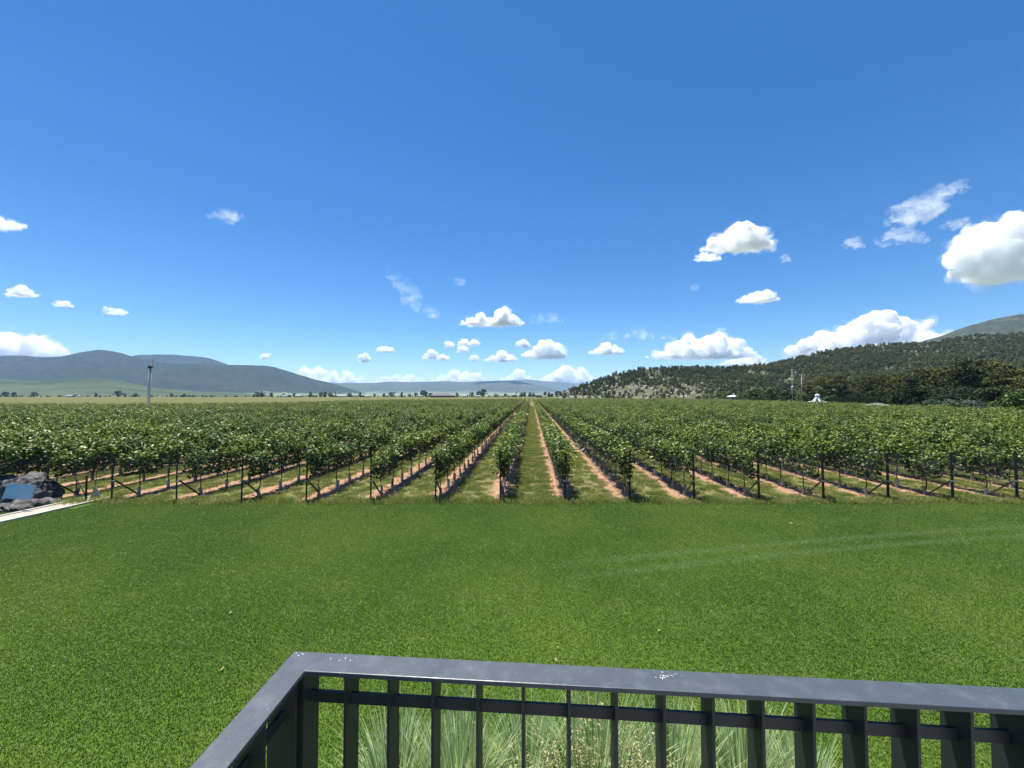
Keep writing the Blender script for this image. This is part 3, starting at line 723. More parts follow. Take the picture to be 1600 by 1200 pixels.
for i in range(NV):
    v, f, a = vine_canopy(i); CANV.append((v, f, a))
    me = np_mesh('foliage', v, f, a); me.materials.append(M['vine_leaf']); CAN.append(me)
    r = np.random.default_rng(300 + i); b = MB(); j = lambda s: float(r.normal(0, s))
    m1 = (j(.03), j(.03), .5); top = (j(.03), j(.03), 1.0)
    b.tube([(0, 0, -.05), (j(.015), j(.015), .25), m1, top], [.026, .022, .018, .017], 6)
    for s in (-1, 1): b.tube([top, (j(.02), s * .3, 1.06), (j(.02), s * .68, 1.04)], [.017, .014, .008], 5)
    for s in range(5): y_ = r.uniform(-.65, .65); b.tube([(0, y_, 1.04), (j(.08), y_ + j(.06), 1.5), (j(.15), y_ + j(.1), 1.95)], [.007, .005, .003], 4)
    me = b.mesh('trunk', True); me.materials.append(M['vbark']); TRK.append(me)
GRD = []
for i, (rr, hh, tl) in enumerate([(.058, .36, .0), (.062, .34, .03), (.052, .38, -.04), (.066, .31, .06)]):
    b = MB(); n = 8
    b.tube([(0, 0, 0), (tl * .5, 0, hh * .5), (tl, .01, hh)], [rr * 1.06, rr, rr], n, cap=False)
    b.tube([(tl, .01, hh), (tl * .5, 0, hh * .5), (0, 0, 0)], [rr * .86, rr * .86, rr * .86], n, cap=False)
    o = len(b.v)
    for q in range(n): b.f.append((2 * n + q, 2 * n + (q + 1) % n, 3 * n + (n - 0 + (q + 1)) % n, 3 * n + q))
    me = b.mesh('trunk_guard'); me.materials.append(M['guard']); GRD.append(me)
VS = 1.35
rows = {}          # row index -> list of (X, Y)
def row_x0(i): return XC + SP / 2 + i * SP if i >= 0 else XC - SP / 2 + (i + 1) * SP      # i>=0 right, i<0 left
near, restv = [], []
for i in range(-82, 62):
    y = Y0 + .95; nth = 0
    while y < 252:
        X = row_x0(i) + (y - Y0) * ROWS_DX; pxx = 800 + X / y * F; nth += 1
        ok = not (82.4 - .6 < y < 86 + .6 or 202.4 < y < 207.6)
        if ok and y < far_limit(pxx) and -70 < pxx < 1680:
            q = (X + rv.normal(0, .03), y + rv.normal(0, .06), i, nth, pxx)
            (near if -12 < pxx < 1612 else restv).append(q)
        y += VS
near.sort(key=lambda q: q[1]); restv += near[300:]; near = near[:300]
rr_ = random.Random(8)
for q in near:
    X, Y, i, nth, pxx = q
    side = 'right' if i >= 0 else 'left'; ro = ORD[i if i >= 0 else -i - 1]
    t = empty('grapevine', (X, Y, 0), f'{ORD[nth - 1]} grapevine from the lawn in the {ro} row {side} of the middle lane', 'grapevine', 'grapevines in the nearest rows', rr_.choice((0, math.pi)) + rr_.uniform(-.08, .08))
    t.scale = (rr_.uniform(.85, 1.15), 1, rr_.uniform(.90, 1.10))
    k_ = rr_.randrange(NV)
    obj('foliage', CAN[k_], None, t); obj('trunk', TRK[rr_.randrange(NV)], None, t)
    gd = obj('trunk_guard', GRD[rr_.randrange(4)], None, t); gd.rotation_euler = (0, 0, rr_.uniform(0, 6)); gd.location = (0, 0, -.01)
# the remaining thousands of vines
vsrc = []
for i in range(NV):
    o1 = CANV[i]; me = bpy.data.meshes.new('vine_source'); tk, gd = TRK[i], GRD[i % 4]
    Vv = [tuple(p) for p in o1[0]]; Ff = [tuple(int(z) for z in q) for q in o1[1]]; mi = [0] * len(Ff); lr = list(o1[2])
    for mm, ms in ((tk, 1), (gd, 2)):
        o = len(Vv); Vv += [tuple(p.co) for p in mm.vertices]
        for pg in mm.polygons: Ff.append(tuple(v_ + o for v_ in pg.vertices)); mi.append(ms); lr.append(.5)
    me.from_pydata(Vv, [], Ff); me.update()
    for mm in ('vine_leaf', 'vbark', 'guard'): me.materials.append(M[mm])
    me.polygons.foreach_set('material_index', mi); a = me.attributes.new('lr', 'FLOAT', 'FACE'); a.data.foreach_set('value', lr)
    vsrc.append(obj('vine_source_%d' % i, me, None, link=False))
scatter('vineyard_rows', [(q[0], q[1], 0) for q in restv], [rr_.choice((0, math.pi)) for q in restv], [rr_.uniform(.86, 1.13) for q in restv], [rr_.randrange(NV) for q in restv], vsrc,
        'mass of green vine rows stretching away to the plain', 'vineyard')

# end posts, wires, nets
prof_l = [(-.030, -.030), (.030, -.030), (.030, -.018), (-.018, -.018), (-.018, .030), (-.030, .030)]
def angle_iron(h, lean):
    b = MB(); n = len(prof_l)
    b.add([(x, y, -.2) for x, y in prof_l] + [(x + lean, y, h) for x, y in prof_l],
          [(q, (q + 1) % n, n + (q + 1) % n, n + q) for q in range(n)] + [tuple(range(n - 1, -1, -1)), tuple(range(n, 2 * n))])
    return b
for i in range(-8, 8):
    X = row_x0(i); side = 'right' if i >= 0 else 'left'; ro = ORD[i if i >= 0 else -i - 1]
    px_ = 800 + X / Y0 * F
    h = rr_.uniform(1.72, 1.95)
    t = empty('end_post', (X, Y0, 0), f'dark steel end post of the {ro} vine row {side} of the middle lane', 'post', 'end posts along the lawn')
    obj('upright', angle_iron(h, rr_.uniform(-.03, .03)), M['post'], t)
    obj('brace', MB().bar((.02, .05, .80), (.06, .98, .02), .045, .045), M['post'] if i < 0 else M['strut'], t)
    obj('crossbar', MB().box((0, -.045, .76), (.30, .018, .018)), M['post'], t)
    obj('clamp', MB().box((0, -.01, .78), (.085, .085, .05)), M['galv'], t)
    for z in (1.05, 1.45): obj('wire_clip', MB().box((0, -.045, z), (.05, .02, .03)), M['galv'], t)
for i in range(-10, 10):
    side = 'right' if i >= 0 else 'left'; ro = ORD[i if i >= 0 else -i - 1]
    X = row_x0(i)
    L_ = min(67, far_limit(800 + X / 40 * F) - 16)
    e = lambda s, z, dx=0: (X + s * ROWS_DX + dx, Y0 + s, z)
    t = empty('trellis_wires', (0, 0, 0), f'trellis wires and drip hose strung along the {ro} row {side} of the middle lane', 'wires', 'trellis wires of the nearest rows')
    b = MB(); b.tube([e(s, .62 - .02 * math.sin(s * 2.3) ** 2) for s in np.arange(0, min(L_, 40), 1.35)], .010, 5); obj('drip_hose', b, M['hose'], t)
    for z in (.76, 1.05, 1.45): obj('wire', MB().tube([e(0, z), e(L_, z)], .0035, 4), M['wire'], t)
    # side nets folded against the lower canopy
    for sgn, nm in ((-1, 'left'), (1, 'right')):
        if (sgn < 0) == (i < 0): continue           # the net on the lane side that faces the terrace
        Vn = []; Fn = []; ns = int(min(L_, 46) / .45)
        for q in range(ns + 1):
            s = .15 + q * .45
            for j, z in enumerate((.72, 1.0, 1.3, 1.55)):
                off = sgn * (.27 + .05 * mnoise.noise(Vector((s * .9, z * 2, i * 5.)))) ; dz = .05 * mnoise.noise(Vector((s * .7, i * 3., 9)))
                Vn.append(e(s, z + dz, off))
        for q in range(ns):
            for j in range(3): a = q * 4 + j; Fn.append((a, a + 4, a + 5, a + 1))
        o = obj('bird_net', np_mesh('bird_net', Vn, Fn, smooth=True), M['net'], None, None, f'grey bird net along the lower leaves of the {ro} row {side} of the middle lane', 'net', 'bird nets on the nearest rows')
for i in (-3, -2, -1, 0, 1, 2):
    side = 'right' if i >= 0 else 'left'; ro = ORD[i if i >= 0 else -i - 1]
    y = 81.8; X = row_x0(i) + (y - Y0) * ROWS_DX
    t = empty('block_post', (X, y, 0), f'pale post at the crossing track in the {ro} row {side} of the middle lane', 'post', 'posts at the crossing track')
    obj('upright', MB().tube([(0, 0, -.1), (0, 0, 2.5)], [.07, .055], 7), M['strut'], t); obj('brace', MB().bar((0, -.05, 1.4), (0, -1.6, .02), .07, .07), M['strut'], t)

# rough grass between rows (near part)
def grass_patch(seed, size, n, h0, h1, wd, lean, flecks=0.):
    r = np.random.default_rng(seed); P = np.stack([r.uniform(-size / 2, size / 2, n), r.uniform(-size / 2, size / 2, n), np.zeros(n)], 1)
    a = r.uniform(0, 6.283, n); h = r.uniform(h0, h1, n); d = np.stack([np.cos(a), np.sin(a), np.zeros(n)], 1); l = r.uniform(.1, 1, n)[:, None] * lean * h[:, None]
    if flecks:
        fl = r.random(n) < flecks; h[fl] *= 1.9; l[fl] *= 2.2
    b = r.uniform(0, 6.283, n); s = np.stack([np.cos(b), np.sin(b), np.zeros(n)], 1) * wd * r.uniform(.6, 1.3, n)[:, None]
    up = np.array([0, 0, 1.])
    mid = P + d * l * .35 + up * (h * .6)[:, None]; tip = P + d * l + up * h[:, None] * .95
    V = np.stack([P - s, P + s, mid + s * .8, mid - s * .8, tip], 1).reshape(-1, 3); o = (np.arange(n) * 5)[:, None]
    quads = o + np.array([[0, 1, 2, 3]]); tris = o + np.array([[3, 2, 4, 4]])
    lr = r.random(n)
    if flecks: lr[fl] = .93 + .07 * r.random(int(fl.sum()))
    me = bpy.data.meshes.new('patch')
    me.from_pydata(V.tolist(), [], [tuple(q) for q in quads.tolist()] + [tuple(q[:3]) for q in tris.tolist()]); me.update()
    at_ = me.attributes.new('lr', 'FLOAT', 'FACE'); at_.data.foreach_set('value', np.concatenate([lr, lr]).astype(np.float32))
    return me
tsrc = [obj('tuft_source_%d' % i, grass_patch(500 + i, .55, 150, .05, .17, .006, .9), M['sward'], link=False) for i in range(4)]
pts = []; rz = []; sc = []; ix = []
rs = random.Random(17)
for i in range(-13, 13):
    xm = row_x0(i) - (SP / 2 if i > -1 else -SP / 2) if i != 0 else XC
    y = Y0 - .2
    while y < (150 if -4 < i < 4 else 52):
        for q in range(8):
            X = xm + (y - Y0) * ROWS_DX + rs.uniform(-.78, .78); Yq = y + rs.uniform(-.3, .3)
            if abs(X) < 1.38 * Yq + 1 and rs.random() < (1 if y < 30 else .7 if y < 60 else .45):
                pts.append((X, Yq, 0)); rz.append(rs.uniform(0, 6.28)); sc.append(rs.uniform(.4, .95)); ix.append(rs.randrange(4))
        y += .55
for q in range(420):          # taller fringe along the lawn edge
    X = rs.uniform(-24, 24); pts.append((X, 14.92 + rs.gauss(0, .12) + .2 * mnoise.noise(Vector((X * .8, 0, 4))), 0)); rz.append(rs.uniform(0, 6.28)); sc.append(rs.uniform(.7, 1.5)); ix.append(rs.randrange(4))
scatter('row_grass', pts, rz, sc, ix, tsrc, 'rough straw and green grass between the vine rows', 'grass')

# lawn blades
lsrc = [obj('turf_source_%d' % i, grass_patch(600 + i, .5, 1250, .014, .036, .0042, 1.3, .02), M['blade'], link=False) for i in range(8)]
pts = []; rz = []; sc = []; ix = []
y = 2.2
while y < 14.75:
    xw = 1.36 * y + 1.6; x = -round(xw * 2) / 2
    while x < xw:
        if abs(x - np.interp(y, [7.5, 11, 13.3, 15.6], [-17.3, -17.05, -16.62, -16.38])) > .57: pts.append((x, y, .02)); rz.append(rs.randrange(4) * math.pi / 2); sc.append(1.0); ix.append(rs.randrange(8))
        x += .5
    y += .5
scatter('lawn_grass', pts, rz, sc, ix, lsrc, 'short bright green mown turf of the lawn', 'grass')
# fallen leaves on the lawn
for x, y, lb in [(872, 1012, 'pale dry leaf lying just beyond the middle of the railing'), (869, 1032, 'small dry leaf almost touching the railing from beyond'), (1030, 986, 'yellow leaf on the lawn above the bird droppings'), (1336, 998, 'small orange leaf on the right lawn'),
                 (360, 958, 'pale leaf on the left lawn'), (1236, 818, 'dry brown patch leaf near the vines'), (347, 1046, 'dry leaf left of the railing corner')]:
    p = gp(x, y, .05); s = .030 if y > 900 else .09
    b = MB().add([(-s, 0, 0), (-s * .3, s * .5, .01), (s * .5, s * .4, .015), (s, 0, .03), (s * .4, -s * .45, .02), (-s * .4, -s * .4, .01), (0, 0, .025)], [(0, 6, 1), (1, 6, 2), (2, 6, 3), (3, 6, 4), (4, 6, 5), (5, 6, 0)])
    o = obj('fallen_leaf', b, M['dryleaf'], None, p, lb, 'leaf', 'dry leaves on the lawn'); o.rotation_euler = (0, 0, x)

# ------------------------------------------------------------------ path and boulder at the left
A, B = Vector((-16.38, 15.6)), Vector((-17.05, 11.0)); Cc = Vector((-17.3, 7.5))
def strip(off0, off1, z0, z1):
    b = MB(); L = [A, Vector((-16.62, 13.3)), B, Cc]
    vs = []
    for i, p in enumerate(L):
        d = (L[min(i + 1, 3)] - L[max(i - 1, 0)]).normalized(); n = Vector((-d.y, d.x))
        for o_, z in ((off0, z1), (off1, z1), (off1, z0), (off0, z0)): q = p + n * o_; vs.append((q.x, q.y, z))
    fs = []
    for i in range(3):
        for j in range(4): a = i * 4 + j; c_ = i * 4 + (j + 1) % 4; fs.append((a, a + 4, c_ + 4, c_))
    fs += [(0, 1, 2, 3), (15, 14, 13, 12)]
    return b.add(vs, fs)
o = obj('path', strip(-.38, .38, -.05, .055), M['path'], kind='structure')
for off in ((-.50, -.385), (.385, .50)): obj('edging', strip(*off, -.05, .085), M['edging'], o)

def boulder(name, loc, size, seed, label, face=False):
    import bmesh
    bm = bmesh.new(); bmesh.ops.create_icosphere(bm, subdivisions=5, radius=1)
    for v in bm.verts:
        p = v.co.copy(); n1 = mnoise.fractal(p * 1.2 + Vector((seed, 0, 0)), 1, 2, 3); cell = mnoise.cell(p * 2.6 + Vector((seed, 3, 1)))
        rdg = mnoise.ridged_multi_fractal(p * 1.6 + Vector((seed, 9, 0)), .9, 2.1, 4, 1, 2)
        v.co = p * (1 + .24 * n1 + .13 * (rdg - 1) + .05 * cell); v.co.x *= size[0]; v.co.y *= size[1]; v.co.z *= size[2]
    me = bpy.data.meshes.new('rock'); bm.to_mesh(me); bm.free()
    me.polygons.foreach_set('use_smooth', np.ones(len(me.polygons), bool))
    t = empty(name, loc, label, 'boulder'); obj('rock', me, M['boulder'], t); return t
c0 = at(38, 790, 14.5)
t = boulder('plaque_boulder', (c0.x - .18, 14.75, .05), (.84, .80, .98), 3.3, 'dark craggy boulder with a pale blue plaque beside the path')
import bmesh
# plaque: a framed slab leaning on the boulder's face
pc = at(31, 768, 13.72)
Mx = __import__('mathutils').Matrix.Rotation(R(-14), 3, 'X') @ __import__('mathutils').Matrix.Rotation(R(3), 3, 'Y')
loc = Vector((pc.x, pc.y, pc.z)) - t.location
pq = obj('plaque', MB().box(loc, (1.02, .05, .50), Mx), M['plaque'], t)
for s in range(9):
    import math as _m
    a = s / 9 * 3.14 + .1
for i, (dx, dy, dz, sx, sy, sz, sd_) in enumerate([(-.8, -1.05, -.1, .5, .35, .22, 1), (-.25, -1.12, -.08, .45, .32, .22, 2), (.35, -1.1, -.05, .5, .35, .26, 5), (.95, -.8, 0, .5, .4, .3, 7), (1.15, -.2, -.02, .35, .4, .22, 8)]):
    bm = bmesh.new(); bmesh.ops.create_icosphere(bm, subdivisions=3, radius=1)
    for v in bm.verts:
        p = v.co.copy(); v.co = p * (1 + .3 * mnoise.fractal(p * 1.4 + Vector((sd_ * 5., 0, 0)), 1, 2, 3)); v.co = Vector((v.co.x * sx, v.co.y * sy, v.co.z * sz))
    me = bpy.data.meshes.new('base_rock'); bm.to_mesh(me); bm.free(); obj('base_rock', me, M['boulder'], t, (dx * .78, dy * .9, dz))
boulder('dark_boulder', (-20.4, 15.4, .3), (.75, .6, .55), 8.1, 'dark stone cut by the left edge behind the plaque boulder')
# stray stake and splayed guard beside the path
t = empty('stake', (at(134, 780, 14.95).x, 14.95, 0), 'short dark stake beside the end of the path', 'stake')
obj('shaft', MB().bar((0, 0, -.1), (.01, 0, 1.0), .045, .045), M['post'], t); obj('brace', MB().bar((0, 0, .25), (-.62, .15, .95), .03, .03), M['post'], t)
p = gp(155, 778)
t = empty('splayed_guard', (p.x, 15.35, 0), 'pale splayed sheet guard at a vine foot by the path end', 'guard')
obj('sheet', MB().add([(-.22, 0, 0), (.20, .05, 0), (.08, .02, .36), (-.02, -.02, .52), (-.22, .02, 0), (.20, .07, 0), (.08, .04, .36), (-.02, 0, .52)], [(0, 1, 2, 3), (7, 6, 5, 4), (0, 4, 5, 1), (1, 5, 6, 2), (2, 6, 7, 3), (3, 7, 4, 0)]), M['guard'], t)
obj('cane', MB().tube([(-.01, 0, .4), (.03, 0, .95), (.04, 0, 1.3)], [.012, .01, .008], 5), M['vbark'], t)

# ------------------------------------------------------------------ terrace and railing
HR = .65; ZR = CAMZ - HR
c_out, c_in = gp(460, 1017, ZR), gp(478, 1047, ZR)
r_out, r_in = gp(1600, 1075, ZR), gp(1600, 1105, ZR)
l_out = gp(295, 1200, ZR); l_in = gp(372, 1200, ZR)
dF = (r_out - c_out).normalized()                    # along the front rail
dL = (l_out - c_out).normalized()                    # along the side rail, toward the terrace
nF = Vector((dF.y, -dF.x, 0)); nL = Vector((-dL.y, dL.x, 0))
if nF.y > 0: nF = -nF
if nL.x < 0: nL = -nL
W_ = .068
inner = c_out + (nF + nL) * W_ * 1.02
t = empty('railing', (c_out.x, c_out.y, 2.35), 'black flat bar steel railing with wide flat top rail in the foreground', 'railing')
def loc_(p): return Vector(p) - t.location
LF, LL = 3.6, 2.6
def slab(pts, z0, z1):
    n = len(pts); b = MB()
    return b.add([loc_((p.x, p.y, z1)) for p in pts] + [loc_((p.x, p.y, z0)) for p in pts], [tuple(range(n))[::-1] if False else tuple(range(n)), tuple(range(2 * n - 1, n - 1, -1))] + [(q, n + q, n + (q + 1) % n, (q + 1) % n) for q in range(n)])
o = obj('top_rail', slab([c_out, c_out + dL * LL, inner + dL * LL, inner, inner + dF * LF, c_out + dF * LF], ZR - .011, ZR), M['rail'], t)
bv = o.modifiers.new('bevel', 'BEVEL'); bv.width = .002; bv.segments = 2
mid = W_ / 2
def plate(p, dirn, nrm, name='baluster', z0=2.42, z1=ZR - .0112, th=.006, wd=W_ * .94):
    b = MB(); a = p + nrm * (mid - wd / 2); c_ = p + nrm * (mid + wd / 2); h = dirn * th / 2
    vs = [a - h, a + h, c_ + h, c_ - h]
    b.add([loc_((q.x, q.y, z0)) for q in vs] + [loc_((q.x, q.y, z1)) for q in vs], [(3, 2, 1, 0), (4, 5, 6, 7), (0, 1, 5, 4), (1, 2, 6, 5), (2, 3, 7, 6), (3, 0, 4, 7)])
    return obj(name, b, M['bar'], t)
n_bal = 0
s = .065
while s < LF:
    plate(c_out + dF * s, dF, nF); s += .1040
s = .105 * .95
while s < LL:
    plate(c_out + dL * s, dL, nL); s += .1055
def midbar(z, h):
    for d_, n_, L_ in ((dF, nF, LF), (dL, nL, LL)):
        p0 = c_out + n_ * mid + d_ * .04; b = MB().bar(loc_((p0.x, p0.y, z)), loc_((p0 + d_ * (L_ - .04)).to_tuple()[:2] + (z,)), .007, h); obj('mid_rail', b, M['bar'], t)
midbar(ZR - .080, .026); midbar(2.47, .04)
pc_ = c_out + (nF + nL) * mid
obj('corner_post', MB().bar(loc_((pc_.x, pc_.y, 2.35)), loc_((pc_.x, pc_.y, ZR - .0115)), .055, .055), M['bar'], t)
# bird droppings on the rail
rd = random.Random(4)
for cx_, cy_, nn, sp_ in ((1041, 1056, 22, 9), (530, 1031, 7, 8), (470, 1022, 3, 5)):
    b = MB()
    for i in range(nn):
        p = gp(cx_ + rd.gauss(0, sp_), cy_ + rd.gauss(0, 2.5), ZR); a = rd.uniform(0, 3.14); L_ = rd.uniform(.0015, .006); wd = rd.uniform(.0006, .0014)
        b.box(loc_((p.x, p.y, ZR + .0008)), (L_, wd, .0012), __import__('mathutils').Matrix.Rotation(a, 3, 'Z'))
    o = obj('bird_dropping', b, M['lime'], t); o['label'] = 'white bird dropping fleck on the top rail'
# terrace slab and wall below the railing
dk = [c_out - dF * .0 - nF * .02, c_out + dF * 4.5 - nF * .02, c_out + dF * 4.5 + nF * 4.5, c_out + dL * 4.5]
n = 4; b = MB(); b.add([(p.x, p.y, 2.35) for p in dk] + [(p.x, p.y, 2.15) for p in dk], [(3, 2, 1, 0), (4, 5, 6, 7)] + [(q, (q + 1) % 4, 4 + (q + 1) % 4, 4 + q) for q in range(4)])
obj('terrace', b, M['deck'], kind='structure')
cen = sum(dk, Vector()) / 4
dk2 = [p.lerp(cen, .05) for p in dk]
b = MB(); b.add([(p.x, p.y, 2.15) for p in dk2] + [(p.x, p.y, -.1) for p in dk2], [(q, (q + 1) % 4, 4 + (q + 1) % 4, 4 + q) for q in range(4)])
obj('terrace_wall', b, M['deck'], kind='structure')

# ------------------------------------------------------------------ ornamental grasses
def silver_grass(seed, h, rad, n):
    r = np.random.default_rng(seed); V = []; Fc = []; A_ = []
    for i in range(n):
        a = r.uniform(0, 6.283); rr = rad * r.random() ** .6 * .22; L_ = h * r.uniform(.65, 1.1); out = r.uniform(.05, 1) ** .9 * rad * 1.3
        wdt = r.uniform(.0045, .0085); base = np.array([math.cos(a) * rr, math.sin(a) * rr, 0.]); d = np.array([math.cos(a), math.sin(a), 0.]); sd_ = np.array([-d[1], d[0], 0]); tw = r.normal(0, .12)
        droop = r.uniform(.1, .62) * out / rad
        o_ = len(V); S = 9; lr = r.random()
        for s_ in range(S + 1):
            t_ = s_ / S
            p = base + d * out * t_ ** 1.9 + sd_ * tw * t_ ** 2 + np.array([0, 0, L_ * (t_ - droop * t_ ** 3.2)])
            wv = wdt * (1 - t_ ** 3 * .9)
            V += [p - sd_ * wv, p + sd_ * wv]
            if s_: Fc.append((o_ + 2 * s_ - 2, o_ + 2 * s_ - 1, o_ + 2 * s_ + 1, o_ + 2 * s_)); A_.append(np.clip(lr * .75 + .25 * t_, 0, 1))
    return np_mesh('blades', V, Fc, A_, True)
def sstem(seed):
    b = MB(); r = random.Random(seed)
    for i in range(14):
        a = r.uniform(0, 6.28); q = r.uniform(0, .12); b.tube([(math.cos(a) * q, math.sin(a) * q, -.05), (math.cos(a) * q * 1.3, math.sin(a) * q * 1.3, .35)], [.008, .005], 5)
    return b.mesh('culms')
for i, (x, d, h, rad, n, lb) in enumerate([
        (625, 3.35, 1.42, .50, 520, 'leftmost clump of arching silver grass beyond the railing'), (722, 3.2, 1.62, .42, 620, 'upright silver grass clump second from the left'),
        (822, 3.35, 1.45, .46, 560, 'silver grass clump behind the golden shrub on its left'), (930, 3.25, 1.66, .50, 640, 'tall silver grass clump directly behind the golden shrub'),
        (1040, 3.2, 1.62, .48, 600, 'silver grass clump behind the right tip of the golden shrub'), (1150, 3.3, 1.52, .50, 560, 'silver grass clump next right of the golden shrub'),
        (1243, 3.25, 1.36, .46, 460, 'rightmost low clump of silver grass behind the balusters')]):
    t = empty('silver_grass', ((x - 800) / F * d, d, 0), lb, 'grass clump', 'silver grass clumps below the terrace')
    obj('blades', silver_grass(40 + i, h, rad, int(n * 2.0)), M['sgrass'], t); obj('culms', sstem(i), M['sgrass'], t)
# golden shrub
r = np.random.default_rng(5); parts = []; b = MB()
t = empty('golden_shrub', ((935 - 800) / F * 2.55, 2.55, 0), 'cream tipped golden shrub right below the railing', 'shrub')
for i in range(150):
    a = r.uniform(0, 6.283); q = r.random() ** .5 * .62; x_, y_ = math.cos(a) * q * 1.15, math.sin(a) * q * .75; zt = 1.90 - .50 * (q / .62) ** 2 + r.normal(0, .07)
    if i % 9 == 0: zt += .12
    b_ = np.array([x_ * .55, y_ * .55, zt - .55]); e_ = np.array([x_, y_, zt]); m_ = 64
    if i % 2 == 0: b.tube([(x_ * .1, y_ * .1, 0), tuple(b_), tuple(e_)], [.006, .0035, .0012], 4)
    tt = r.random((m_, 1)) ** .8; P = b_ + (e_ - b_) * tt + r.normal(size=(m_, 3)) * .022 * (1.25 - tt)
    parts.append(leaves(r, P, r.normal(size=(m_, 3)) + [0, 0, .3], r.uniform(.010, .024, m_), .5, .3, np.clip(tt[:, 0] * .8 + .3 * r.random(m_) - .1, 0, 1)))
v, f, a = cat_parts(parts); obj('foliage', np_mesh('foliage', v, f, a), M['golden'], t); obj('stems', b, M['golden_stem'], t)

